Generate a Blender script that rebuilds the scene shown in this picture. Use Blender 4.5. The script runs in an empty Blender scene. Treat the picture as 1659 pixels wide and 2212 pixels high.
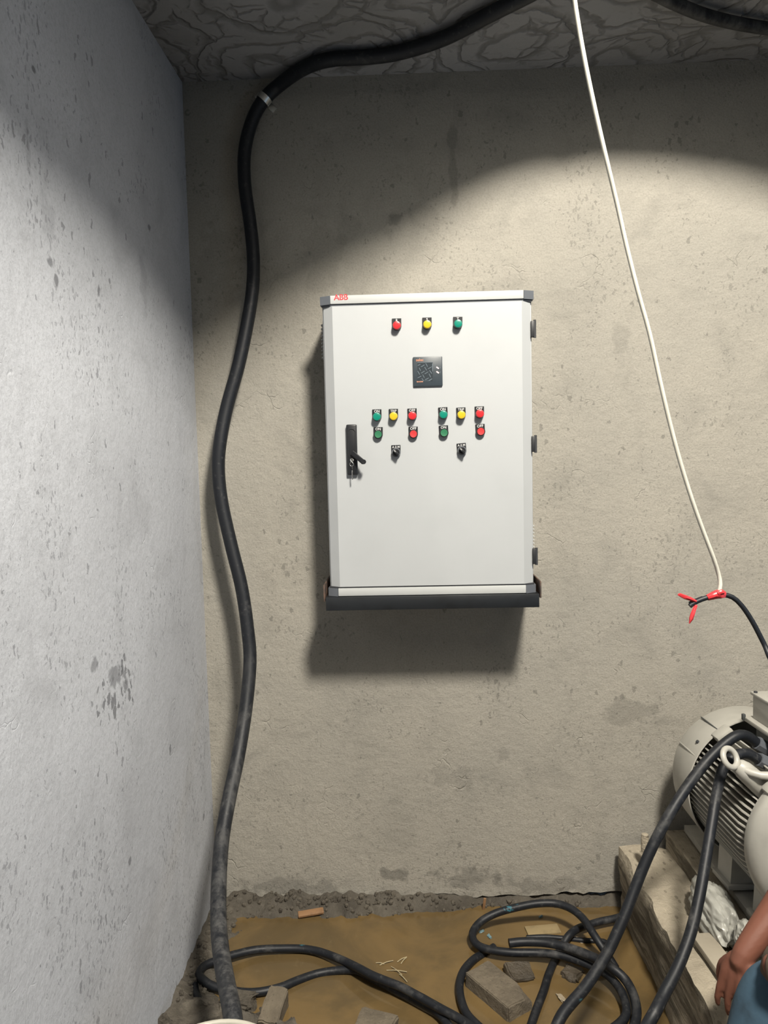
import bpy, bmesh, math, random
import numpy as np
from mathutils import Vector, Matrix, Euler, noise
random.seed(7)
S = bpy.context.scene
COL = S.collection
PI = math.pi
# ------------------------------------------------------------------ camera
YAW, PITCH, ROLL = 0.03136, 0.08004, -0.02330
CAM = np.array([-0.0745, -2.8428, 1.7500])
FPX, CXP, CYP = 1662.0, 829.5, 1106.0
def cam_axes():
    f = np.array([-math.sin(YAW)*math.cos(PITCH), math.cos(YAW)*math.cos(PITCH), -math.sin(PITCH)])
    r0 = np.array([math.cos(YAW), math.sin(YAW), 0.0]); u0 = np.cross(r0, f)
    r = math.cos(ROLL)*r0 + math.sin(ROLL)*u0
    u = -math.sin(ROLL)*r0 + math.cos(ROLL)*u0
    return r, u, f
RX, UX, FX = cam_axes()
def ray(px, py): return FX + (px-CXP)/FPX*RX - (py-CYP)/FPX*UX
def at(px, py, depth): return Vector(CAM + ray(px, py)*depth)          # point at a distance along the view axis
def onz(px, py, z): d = ray(px, py); return Vector(CAM + d*(z-CAM[2])/d[2])   # point on a level surface
def ony(px, py, y): d = ray(px, py); return Vector(CAM + d*(y-CAM[1])/d[1])   # point on a plane parallel to the back wall
def onx(px, py, x): d = ray(px, py); return Vector(CAM + d*(x-CAM[0])/d[0])
cd = bpy.data.cameras.new('camera'); cd.sensor_fit = 'HORIZONTAL'; cd.sensor_width = 36.0
cd.lens = 36.0*FPX/1659.0; cd.clip_start = 0.02; cd.clip_end = 100
cam = bpy.data.objects.new('camera', cd); COL.objects.link(cam)
cam.matrix_world = Matrix(((RX[0], UX[0], -FX[0], CAM[0]), (RX[1], UX[1], -FX[1], CAM[1]), (RX[2], UX[2], -FX[2], CAM[2]), (0, 0, 0, 1)))
S.camera = cam
# ------------------------------------------------------------------ world, light, exposure
S.view_settings.view_transform = 'Standard'; S.view_settings.look = 'None'
S.view_settings.gamma = 1.0; S.view_settings.use_curve_mapping = False
S.view_settings.exposure = 0.0
W = bpy.data.worlds.new('daylight'); S.world = W; W.use_nodes = True
W.node_tree.nodes['Background'].inputs['Color'].default_value = (0.50, 0.72, 1.0, 1)
W.node_tree.nodes['Background'].inputs['Strength'].default_value = 1.5
LAMP = Vector((0.75, -3.10, 4.40))        # globe lamp hanging high in the shaft above the opening in the ceiling
ld = bpy.data.lights.new('lamp_light', 'POINT'); ld.energy = 1480.0; ld.color = (1.0, 0.935, 0.82); ld.shadow_soft_size = 0.25
lamp_light = bpy.data.objects.new('lamp_light', ld); COL.objects.link(lamp_light); lamp_light.location = LAMP
# room: back wall y=0, left wall x=-0.85, ceiling z=3.06; right of the camera an opening added for cool fill light
XL, XR, YF, ZC = -0.85, 2.5, -4.3, 3.078
FILL_GAP = (-3.5, -2.1, 2.15)        # y0, y1, height of an unseen opening added to let in cool fill
pd = bpy.data.lights.new('fill_portal', 'AREA'); pd.shape = 'RECTANGLE'; pd.size = 2.15; pd.size_y = FILL_GAP[1]-FILL_GAP[0]
pd.cycles.is_portal = True
po = bpy.data.objects.new('fill_portal', pd); COL.objects.link(po)
po.location = (XR+0.03, (FILL_GAP[0]+FILL_GAP[1])/2, FILL_GAP[2]/2); po.rotation_euler = (0, PI/2, 0)

# ------------------------------------------------------------------ materials
def srgb(r, g, b):
    f = lambda c: (c/255.0/12.92) if c/255.0 <= 0.04045 else ((c/255.0+0.055)/1.055)**2.4
    return (f(r), f(g), f(b), 1)
ALBEDO = 0.62        # all non-metal colours scaled down to hold back bounced light
class MT:
    def __init__(s, name, rough=0.6, metal=0.0, color=(0.5, 0.5, 0.5, 1), spec=None):
        s.m = bpy.data.materials.new(name); s.m.use_nodes = True; s.t = s.m.node_tree
        s.b = s.t.nodes['Principled BSDF']
        s.b.inputs['Roughness'].default_value = rough; s.b.inputs['Metallic'].default_value = metal
        s.b.inputs['Base Color'].default_value = color
        if spec is not None: s.b.inputs['Specular IOR Level'].default_value = spec
        s.tc = None
    def n(s, typ, ins=None, **props):
        nd = s.t.nodes.new(typ)
        for k, v in props.items(): setattr(nd, k, v)
        for k, v in (ins or {}).items():
            if isinstance(v, bpy.types.NodeSocket): s.t.links.new(v, nd.inputs[k])
            else: nd.inputs[k].default_value = v
        return nd
    def co(s):
        if not s.tc: s.tc = s.n('ShaderNodeTexCoord')
        return s.tc.outputs['Object']
    def mapped(s, scale, loc=(0, 0, 0), rot=(0, 0, 0)):
        return s.n('ShaderNodeMapping', {'Vector': s.co(), 'Scale': scale, 'Location': loc, 'Rotation': rot}).outputs[0]
    def noise(s, scale, detail=4, rough=0.55, vec=None, dist=0.0):
        return s.n('ShaderNodeTexNoise', {'Vector': vec or s.co(), 'Scale': scale, 'Detail': detail, 'Roughness': rough, 'Distortion': dist}).outputs['Fac']
    def vor(s, scale, vec=None, feature='F1', out='Distance', rand=1.0):
        return s.n('ShaderNodeTexVoronoi', {'Vector': vec or s.co(), 'Scale': scale, 'Randomness': rand}, feature=feature).outputs[out]
    def math(s, op, a, b=0.0, c=None, clamp=False):
        d = {0: a, 1: b}
        if c is not None: d[2] = c
        return s.n('ShaderNodeMath', d, operation=op, use_clamp=clamp).outputs[0]
    def ramp(s, v, lo, hi, a=0.0, b=1.0, smooth=True):
        return s.n('ShaderNodeMapRange', {0: v, 1: lo, 2: hi, 3: a, 4: b}, interpolation_type='SMOOTHSTEP' if smooth else 'LINEAR').outputs[0]
    def mix(s, fac, a, b, blend='MIX'):
        nd = s.n('ShaderNodeMix', data_type='RGBA', blend_type=blend)
        for idx, v in ((0, fac), (6, a), (7, b)):
            if isinstance(v, bpy.types.NodeSocket): s.t.links.new(v, nd.inputs[idx])
            else: nd.inputs[idx].default_value = v
        return nd.outputs[2]
    def color(s, sock):
        if not s.b.inputs['Metallic'].default_value: sock = s.mix(1.0, sock, (ALBEDO, ALBEDO, ALBEDO, 1), 'MULTIPLY')
        s.t.links.new(sock, s.b.inputs['Base Color'])
    def rough(s, sock): s.t.links.new(sock, s.b.inputs['Roughness'])
    def bump(s, h, strength=0.5, dist=0.01):
        bn = s.n('ShaderNodeBump', {'Height': h, 'Strength': strength, 'Distance': dist})
        s.t.links.new(bn.outputs[0], s.b.inputs['Normal'])
    def blotch(s, c, r, wob=0.5, nscale=9.0, soft=0.35):
        v = s.mapped((1/r[0], 1/r[1], 1/r[2]), (-c[0]/r[0], -c[1]/r[1], -c[2]/r[2]))
        ln = s.n('ShaderNodeVectorMath', {0: v}, operation='LENGTH').outputs['Value']
        key = 11.0 if nscale < 18 else 27.0
        if not hasattr(s, 'nzc'): s.nzc = {}
        if key not in s.nzc: s.nzc[key] = s.noise(key, 4)
        nz = s.math('MULTIPLY_ADD', s.nzc[key], 6*wob, -3*wob)
        return s.ramp(s.math('ADD', ln, nz), 1.0+soft*0.5, 1.0-soft, 0.0, 1.0)

def plaster(name, cA, cB, cStain, blotches=(), pit_scale=(1, 1, 1), pit_amt=0.5, fine=0.35, drip=None, light_pits=False):
    m = MT(name, 0.9, spec=0.2)
    big = m.ramp(m.noise(1.1, 6, 0.6), 0.3, 0.7)
    col = m.mix(big, cA, cB)
    mid = m.ramp(m.noise(5.5, 7, 0.65, dist=0.6), 0.45, 0.78)
    col = m.mix(m.math('MULTIPLY', mid, 0.55), col, cStain)
    str_v = m.mapped((14*pit_scale[0], 14*pit_scale[1], 14*pit_scale[2]*0.5))
    strk = m.ramp(m.noise(1.0, 5, 0.7, vec=str_v), 0.56, 0.80)
    col = m.mix(m.math('MULTIPLY', strk, 0.45), col, cStain)
    fv = m.noise(150, 4, 0.7)
    col = m.mix(m.ramp(fv, 0.42, 0.66, 0.0, 0.42), col, cStain)
    # pits: small dark marks gathered in patches
    wob = m.n('ShaderNodeVectorMath', {0: m.n('ShaderNodeTexNoise', {'Vector': m.co(), 'Scale': 55.0, 'Detail': 3.0}).outputs['Color'], 1: (0.030, 0.030, 0.045)}, operation='MULTIPLY').outputs[0]
    wco = m.n('ShaderNodeVectorMath', {0: m.co(), 1: wob}, operation='ADD').outputs[0]
    pv = m.n('ShaderNodeMapping', {'Vector': wco, 'Scale': (26*pit_scale[0], 26*pit_scale[1], 26*pit_scale[2])}).outputs[0]
    pd_ = m.vor(1.0, vec=pv)
    patch = m.ramp(m.noise(3.0, 4), 0.40, 0.68, 0.03, 0.19)
    pit = m.math('LESS_THAN', pd_, patch)
    pv2 = m.n('ShaderNodeMapping', {'Vector': wco, 'Scale': (70*pit_scale[0], 70*pit_scale[1], 70*pit_scale[2]), 'Location': (3, 5, 7)}).outputs[0]
    pd2 = m.vor(1.0, vec=pv2)
    patch2 = m.ramp(m.noise(4.0, 4, vec=m.mapped((1, 1, 1), (4, 9, 2))), 0.40, 0.66, 0.06, 0.31)
    pit2 = m.math('LESS_THAN', pd2, patch2)
    allp = m.math('MAXIMUM', m.math('MULTIPLY', pit, pit_amt), m.math('MULTIPLY', pit2, pit_amt*0.75))
    dark = (cStain[0]*0.42, cStain[1]*0.42, cStain[2]*0.43, 1)
    col = m.mix(allp, col, dark)
    for (c, r, a, wob, ns) in blotches:
        col = m.mix(m.math('MULTIPLY', m.blotch(c, r, wob, ns), a), col, dark)
    if drip:
        c, r = drip
        mk = m.blotch(c, r, 0.5, 7.0, 0.5)
        dv = m.n('ShaderNodeMapping', {'Vector': wco, 'Scale': (48*pit_scale[0], 48*pit_scale[1], 48*pit_scale[2]), 'Location': (1, 2, 3)}).outputs[0]
        dd = m.math('LESS_THAN', m.vor(1.0, vec=dv), m.ramp(mk, 0, 1, 0.0, 0.47))
        col = m.mix(m.math('MULTIPLY', dd, 0.75), col, dark)
    m.color(col)
    h = m.math('MULTIPLY_ADD', m.noise(34, 6, 0.62), 1.0, m.math('MULTIPLY', fv, 0.35))
    sc = m.vor(9.0, vec=m.n('ShaderNodeVectorMath', {0: m.co(), 1: m.n('ShaderNodeVectorMath', {0: m.n('ShaderNodeTexNoise', {'Vector': m.co(), 'Scale': 7.0, 'Detail': 3.0}).outputs['Color'], 1: (0.22, 0.22, 0.22)}, operation='MULTIPLY').outputs[0]}, operation='ADD').outputs[0], feature='DISTANCE_TO_EDGE')
    gate = m.ramp(m.noise(6.0, 3, vec=m.mapped((1, 1, 1), (2, 7, 4))), 0.56, 0.70)
    h = m.math('MULTIPLY_ADD', m.math('MULTIPLY', m.ramp(sc, 0.0, 0.03, 1.0, 0.0), gate), -0.4, h)
    h = m.math('MULTIPLY_ADD', pit, -0.8, h)
    m.bump(h, min(1.0, fine*1.7), 0.007)
    return m.m

def flat(name, c, rough=0.5, metal=0.0, var=0.06, nscale=30.0, bump=0.0, spec=None):
    m = MT(name, rough, metal, c, spec)
    nz = m.noise(nscale, 4)
    d = (c[0]*(1-var*3), c[1]*(1-var*3), c[2]*(1-var*3), 1)
    m.color(m.mix(m.ramp(nz, 0.45, 0.8), c, d))
    if bump: m.bump(m.noise(nscale*4, 3), bump, 0.002)
    return m.m
def cable_mat(name, dust, blue=0.0, tone=(0.013, 0.0155, 0.021, 1), dustc=(0.27, 0.265, 0.255, 1), low=False):
    m = MT(name, 0.42, spec=0.35)
    a = m.ramp(m.noise(9, 6, 0.7), 0.60-dust, 0.85-dust*0.7)
    if low:
        zz = m.n('ShaderNodeSeparateXYZ', {0: m.co()}).outputs['Z']
        a = m.math('MAXIMUM', a, m.math('MULTIPLY', m.ramp(zz, 1.3, 0.3), m.ramp(m.noise(16, 6, 0.8, vec=m.mapped((1, 1, 0.28))), 0.38, 0.70)))
    b = m.ramp(m.noise(60, 4, 0.7), 0.55, 0.75)
    col = m.mix(m.math('MULTIPLY', a, 0.42), tone, dustc)
    col = m.mix(m.math('MULTIPLY', b, 0.18+dust*0.6), col, dustc)
    if blue:
        bl = m.math('MULTIPLY', m.ramp(m.noise(9, 2, vec=m.mapped((1, 1, 1), (7, 3, 1))), 0.74-blue, 0.76-blue), m.ramp(m.noise(90, 3), 0.45, 0.55))
        col = m.mix(bl, col, (0.05, 0.20, 0.26, 1))
    m.color(col); m.rough(m.ramp(a, 0, 1, 0.50, 0.85))
    m.bump(m.noise(120, 3), 0.12, 0.002)
    return m.m
def rock_mat(name, c, c2, wet=0.0, scale=14):
    m = MT(name, 0.92-0.6*wet)
    col = m.mix(m.ramp(m.noise(scale, 6, 0.65), 0.35, 0.7), c, c2)
    dk = m.math('LESS_THAN', m.vor(scale*5), 0.2)
    col = m.mix(m.math('MULTIPLY', dk, 0.35), col, (c2[0]*0.4, c2[1]*0.4, c2[2]*0.4, 1))
    m.color(col); m.bump(m.math('ADD', m.noise(scale*6, 5, 0.7), m.math('MULTIPLY', m.noise(scale*2, 3), 1.5)), 0.7, 0.008)
    return m.m

M = {}
P1 = onx(245, 1465, XL)
def lw(px, py): return onx(px, py, XL)
def bw(px, py): return ony(px, py, 0)
lbl = []
for (px, py, rz, ry, a) in [(108, 567, 0.012, 0.014, 0.7), (122, 605, 0.014, 0.012, 0.75), (213, 627, 0.018, 0.012, 0.75), (237, 608, 0.009, 0.01, 0.7), (322, 490, 0.012, 0.012, 0.75),
                            (72, 148, 0.008, 0.011, 0.8), (368, 1617, 0.016, 0.012, 0.7), (280, 1860, 0.012, 0.012, 0.7), (440, 1765, 0.012, 0.012, 0.6), (250, 1460, 0.028, 0.05, 0.6), (205, 1437, 0.018, 0.02, 0.55), (272, 1478, 0.02, 0.022, 0.6), (310, 610, 0.1, 0.03, 0.18), (60, 310, 0.05, 0.012, 0.25), (105, 470, 0.06, 0.03, 0.2)]:
    c = lw(px, py); lbl.append((c, (0.3, ry, rz), a, 0.45, 30.0))
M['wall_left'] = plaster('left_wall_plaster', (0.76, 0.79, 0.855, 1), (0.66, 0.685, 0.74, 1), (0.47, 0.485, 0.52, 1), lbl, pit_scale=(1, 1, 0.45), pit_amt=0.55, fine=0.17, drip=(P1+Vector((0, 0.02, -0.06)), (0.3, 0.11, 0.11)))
bbl = []
for (px, py, rx, rz, a, wob, ns) in [(852, 474, 0.030, 0.022, 0.45, 0.4, 25), (978, 345, 0.016, 0.13, 0.30, 0.6, 14), (760, 480, 0.05, 0.06, 0.16, 0.7, 10), (905, 470, 0.09, 0.05, 0.14, 0.8, 9), (700, 560, 0.06, 0.14, 0.16, 0.7, 10),
                                 (1350, 1540, 0.09, 0.05, 0.30, 0.7, 12), (1450, 1560, 0.12, 0.02, 0.18, 0.8, 12), (1085, 1630, 0.025, 0.03, 0.22, 0.4, 20), (1340, 735, 0.03, 0.06, 0.18, 0.6, 14), (860, 1890, 0.06, 0.025, 0.5, 0.8, 16),
                                 (1000, 1900, 0.10, 0.03, 0.40, 0.9, 13), (1150, 1912, 0.14, 0.03, 0.30, 0.9, 12), (600, 1915, 0.2, 0.03, 0.35, 0.8, 10), (1030, 650, 0.05, 0.03, 0.12, 0.7, 14), (975, 800, 0.04, 0.2, 0.1, 0.7, 10), (980, 1680, 0.10, 0.04, 0.18, 0.9, 18), (480, 560, 0.1, 0.12, 0.15, 0.8, 8)]:
    c = bw(px, py); bbl.append((c, (rx, 0.3, rz), a, wob, ns))
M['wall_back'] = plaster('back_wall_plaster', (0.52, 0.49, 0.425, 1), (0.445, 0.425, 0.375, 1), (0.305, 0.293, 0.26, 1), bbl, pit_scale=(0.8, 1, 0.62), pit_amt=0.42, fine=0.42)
M['wall_other'] = plaster('rough_room_plaster', (0.22, 0.215, 0.20, 1), (0.17, 0.165, 0.155, 1), (0.11, 0.107, 0.10, 1))
def ceiling_mat():
    m = MT('fanned_trowel_ceiling', 0.9, spec=0.2)
    # fanned trowel sweeps: rings round scattered centres, broken into scales
    wv = m.n('ShaderNodeTexNoise', {'Vector': m.co(), 'Scale': 6.0, 'Detail': 4.0})
    off = m.n('ShaderNodeVectorMath', {0: wv.outputs['Color'], 1: (0.16, 0.16, 0.0)}, operation='MULTIPLY').outputs[0]
    vec = m.n('ShaderNodeVectorMath', {0: m.co(), 1: off}, operation='ADD').outputs[0]
    cell = m.vor(2.3, vec=vec)
    ring = m.math('FRACT', m.math('MULTIPLY', cell, 7.0))
    edge = m.math('MULTIPLY', m.ramp(ring, 0.0, 0.25), m.ramp(ring, 1.0, 0.9))
    crack = m.vor(15, vec=vec, feature='DISTANCE_TO_EDGE')
    gate = m.ramp(m.noise(9, 3), 0.42, 0.6)
    ce = m.math('SUBTRACT', 1.0, m.math('MULTIPLY', m.ramp(crack, 0.12, 0.0), gate))
    h = m.math('MULTIPLY', m.math('MULTIPLY_ADD', edge, 0.7, 0.3), m.math('MULTIPLY_ADD', ce, 0.55, 0.45))
    col = m.mix(h, (0.20, 0.20, 0.20, 1), (0.44, 0.445, 0.46, 1))
    col = m.mix(m.ramp(m.noise(2.2, 5), 0.35, 0.7, 0, 0.45), col, (0.27, 0.265, 0.25, 1))
    m.color(col)
    m.bump(m.math('MULTIPLY_ADD', m.noise(60, 4), 0.25, h), 0.8, 0.012)
    return m.m
M['ceiling'] = ceiling_mat()
M['shaft'] = flat('dark_shaft_concrete', (0.10, 0.10, 0.10, 1), 0.9, var=0.1, nscale=8)  # unseen shaft kept dark so its walls bounce little light down
def mud_mat():
    m = MT('wet_mud', 0.75)
    col = m.mix(m.ramp(m.noise(7, 7, 0.65), 0.3, 0.7), (0.165, 0.145, 0.115, 1), (0.085, 0.073, 0.057, 1))
    col = m.mix(m.ramp(m.noise(40, 4), 0.55, 0.75, 0, 0.6), col, (0.24, 0.215, 0.175, 1))
    m.color(col); m.rough(m.ramp(m.noise(9, 4), 0.35, 0.65, 0.45, 0.95))
    m.bump(m.math('ADD', m.noise(45, 6, 0.7), m.noise(14, 4)), 0.9, 0.012)
    return m.m
M['mud'] = mud_mat()
def water_mat():
    m = MT('muddy_brown_water', 0.09, spec=0.5)
    col = m.mix(m.ramp(m.noise(3.2, 6, 0.6, dist=0.8), 0.36, 0.66), (0.235, 0.155, 0.064, 1), (0.148, 0.103, 0.048, 1))
    col = m.mix(m.ramp(m.noise(22, 5, 0.7, dist=0.5), 0.56, 0.8, 0, 0.4), col, (0.26, 0.195, 0.10, 1))
    m.color(col); m.bump(m.noise(5, 2), 0.05, 0.01)
    return m.m
M['water'] = water_mat()
def plinth_mat():
    m = MT('rough_board_marked_concrete', 0.92, spec=0.2)
    lay = m.noise(1.0, 5, 0.65, vec=m.mapped((22, 2.2, 26), rot=(0.28, 0, 0)), dist=0.4)
    col = m.mix(m.ramp(m.noise(6, 6, 0.65), 0.3, 0.7), (0.64, 0.565, 0.44, 1), (0.46, 0.405, 0.315, 1))
    geo = m.n('ShaderNodeNewGeometry'); sx = m.n('ShaderNodeSeparateXYZ', {0: geo.outputs['Normal']}).outputs['Z']
    side = m.ramp(sx, 0.75, 0.35)
    streak = m.ramp(lay, 0.40, 0.62)
    col = m.mix(m.math('MULTIPLY', m.math('MULTIPLY', streak, side), 0.8), col, (0.11, 0.095, 0.072, 1))
    sp = m.math('LESS_THAN', m.vor(34, vec=m.mapped((1, 0.5, 1))), 0.17)
    col = m.mix(m.math('MULTIPLY', sp, 0.5), col, (0.17, 0.145, 0.11, 1))
    m.color(col)
    m.bump(m.math('ADD', m.math('MULTIPLY', lay, 1.4), m.noise(40, 6, 0.7)), 0.8, 0.014)
    return m.m
M['plinth'] = plinth_mat()
M['white_paint'] = flat('light_grey_powder_coat', (0.60, 0.625, 0.645, 1), 0.42, var=0.012, nscale=6)
M['rail_white'] = flat('white_rail_plastic', (0.66, 0.68, 0.68, 1), 0.38, var=0.012, nscale=10)
M['grey_cap'] = flat('slate_grey_plastic', (0.16, 0.175, 0.20, 1), 0.45, var=0.04)
M['gasket'] = flat('dark_gasket', (0.045, 0.048, 0.055, 1), 0.6)
M['black'] = flat('black_plastic', (0.016, 0.018, 0.022, 1), 0.38, var=0.1)
M['black_soft'] = flat('black_hinge_plastic', (0.022, 0.024, 0.028, 1), 0.5, var=0.1)
M['steel_dark'] = flat('black_painted_steel', (0.014, 0.017, 0.021, 1), 0.45, var=0.15, nscale=18, bump=0.1)
def rust_mat():
    m = MT('primer_rust_steel', 0.7)
    col = m.mix(m.ramp(m.noise(22, 5), 0.4, 0.65), (0.17, 0.105, 0.075, 1), (0.06, 0.045, 0.040, 1))
    m.color(col); m.bump(m.noise(120, 4), 0.3, 0.003); return m.m
M['rust'] = rust_mat()
M['chrome'] = flat('nickel_metal', (0.72, 0.72, 0.70, 1), 0.22, 1.0, var=0.05)
M['band'] = flat('galvanised_band', (0.62, 0.61, 0.56, 1), 0.38, 0.85, var=0.1, nscale=40)
M['lens_red'] = flat('red_lens', (0.82, 0.035, 0.045, 1), 0.3, var=0.02)
M['lens_yellow'] = flat('yellow_lens', (0.88, 0.62, 0.03, 1), 0.3, var=0.02)
M['lens_green'] = flat('green_lens', (0.004, 0.30, 0.21, 1), 0.3, var=0.02)
M['push_green'] = flat('green_push_button', (0.045, 0.24, 0.12, 1), 0.35, var=0.02)
M['push_red'] = flat('red_push_button', (0.80, 0.06, 0.065, 1), 0.35, var=0.02)
M['white_print'] = flat('white_print', (0.85, 0.86, 0.86, 1), 0.6, var=0.0)
M['red_print'] = flat('red_print', (0.72, 0.015, 0.03, 1), 0.5, var=0.0)
M['orange_print'] = flat('orange_print', (0.75, 0.33, 0.20, 1), 0.5, var=0.0)
M['meter_face'] = flat('meter_face', (0.05, 0.068, 0.085, 1), 0.42, var=0.06)
M['meter_screen'] = flat('meter_screen', (0.030, 0.043, 0.055, 1), 0.35, var=0.1, nscale=90)
M['segment'] = flat('grey_segment', (0.22, 0.28, 0.33, 1), 0.4, var=0.05)
def emit(name, c, st):
    m = MT(name, 0.4, color=c); m.b.inputs['Emission Color'].default_value = c; m.b.inputs['Emission Strength'].default_value = st; return m.m
M['led'] = emit('lit_led', (1.0, 0.70, 0.62, 1), 1.4)
M['hose'] = cable_mat('thick_black_hose_rubber', 0.02, low=True)
M['cable'] = cable_mat('dirty_black_cable_rubber', 0.08, blue=0.015)
M['cable_dusty'] = cable_mat('dusty_black_cable_rubber', 0.09, blue=0.03)
M['cable_clean'] = cable_mat('black_flex_rubber', -0.15)
M['white_flex'] = flat('cream_white_flex', (0.86, 0.83, 0.72, 1), 0.45, var=0.04, nscale=12)
M['red_tape'] = flat('red_insulating_tape', (0.78, 0.05, 0.06, 1), 0.35, var=0.08, nscale=60, bump=0.2)
M['motor'] = flat('warm_grey_motor_paint', (0.60, 0.585, 0.53, 1), 0.42, var=0.05, nscale=14, bump=0.06)
M['motor_dark'] = flat('dark_grey_motor_neck', (0.075, 0.083, 0.085, 1), 0.55, var=0.1)
M['motor_core_shade'] = flat('shaded_motor_core', (0.16, 0.155, 0.14, 1), 0.55, var=0.08, nscale=14)  # motor paint darkened for the shade between the fins
M['brick'] = rock_mat('cement_brick', (0.235, 0.195, 0.14, 1), (0.16, 0.131, 0.094, 1), 0.1, 16)
M['brick_wet'] = rock_mat('wet_cement_brick', (0.13, 0.105, 0.075, 1), (0.08, 0.066, 0.048, 1), 0.9, 18)
M['stone'] = rock_mat('muddy_stone', (0.17, 0.148, 0.115, 1), (0.075, 0.063, 0.048, 1), 0.3, 20)
M['plug'] = rock_mat('pale_crumbly_mortar', (0.52, 0.44, 0.34, 1), (0.36, 0.30, 0.22, 1), 0.0, 30)
M['wood'] = flat('orange_brown_wood', (0.38, 0.21, 0.10, 1), 0.7, var=0.12, nscale=40)
M['wood_pale'] = flat('pale_wet_board', (0.42, 0.32, 0.17, 1), 0.5, var=0.1, nscale=25)
M['straw'] = flat('dry_straw', (0.55, 0.46, 0.28, 1), 0.8, var=0.08)
M['plank'] = flat('cement_smeared_plank', (0.50, 0.445, 0.35, 1), 0.85, var=0.06, nscale=12, bump=0.3)
M['bag'] = None
def bag_mat():
    m = MT('crumpled_grey_white_film', 0.35, spec=0.4)
    col = m.mix(m.ramp(m.noise(9, 5), 0.35, 0.7), (0.60, 0.60, 0.55, 1), (0.36, 0.355, 0.32, 1))
    m.color(col); m.bump(m.noise(14, 3, 0.5, dist=1.0), 0.35, 0.01); return m.m
M['bag'] = bag_mat()
M['bucket'] = flat('cream_plastic', (0.66, 0.63, 0.54, 1), 0.45, var=0.06, nscale=15)
M['skin'] = flat('warm_brown_skin', (0.25, 0.095, 0.060, 1), 0.55, var=0.06, nscale=20, bump=0.1)
M['jeans'] = flat('blue_denim', (0.055, 0.115, 0.175, 1), 0.9, var=0.22, nscale=11, bump=0.5)
M['shirt'] = flat('olive_brown_cotton', (0.12, 0.085, 0.055, 1), 0.9, var=0.1, nscale=14, bump=0.2)
M['hair'] = flat('black_hair', (0.012, 0.010, 0.009, 1), 0.6, var=0.1, nscale=80, bump=0.5)
M['eye'] = flat('eye_white', (0.7, 0.68, 0.64, 1), 0.2)
M['shoe'] = flat('dark_rubber_shoe', (0.03, 0.028, 0.026, 1), 0.7)
M['lamp_shell'] = flat('white_enamel_shade', (0.75, 0.74, 0.70, 1), 0.4)
M['nail'] = flat('finger_nail', (0.42, 0.20, 0.15, 1), 0.35)

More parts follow.
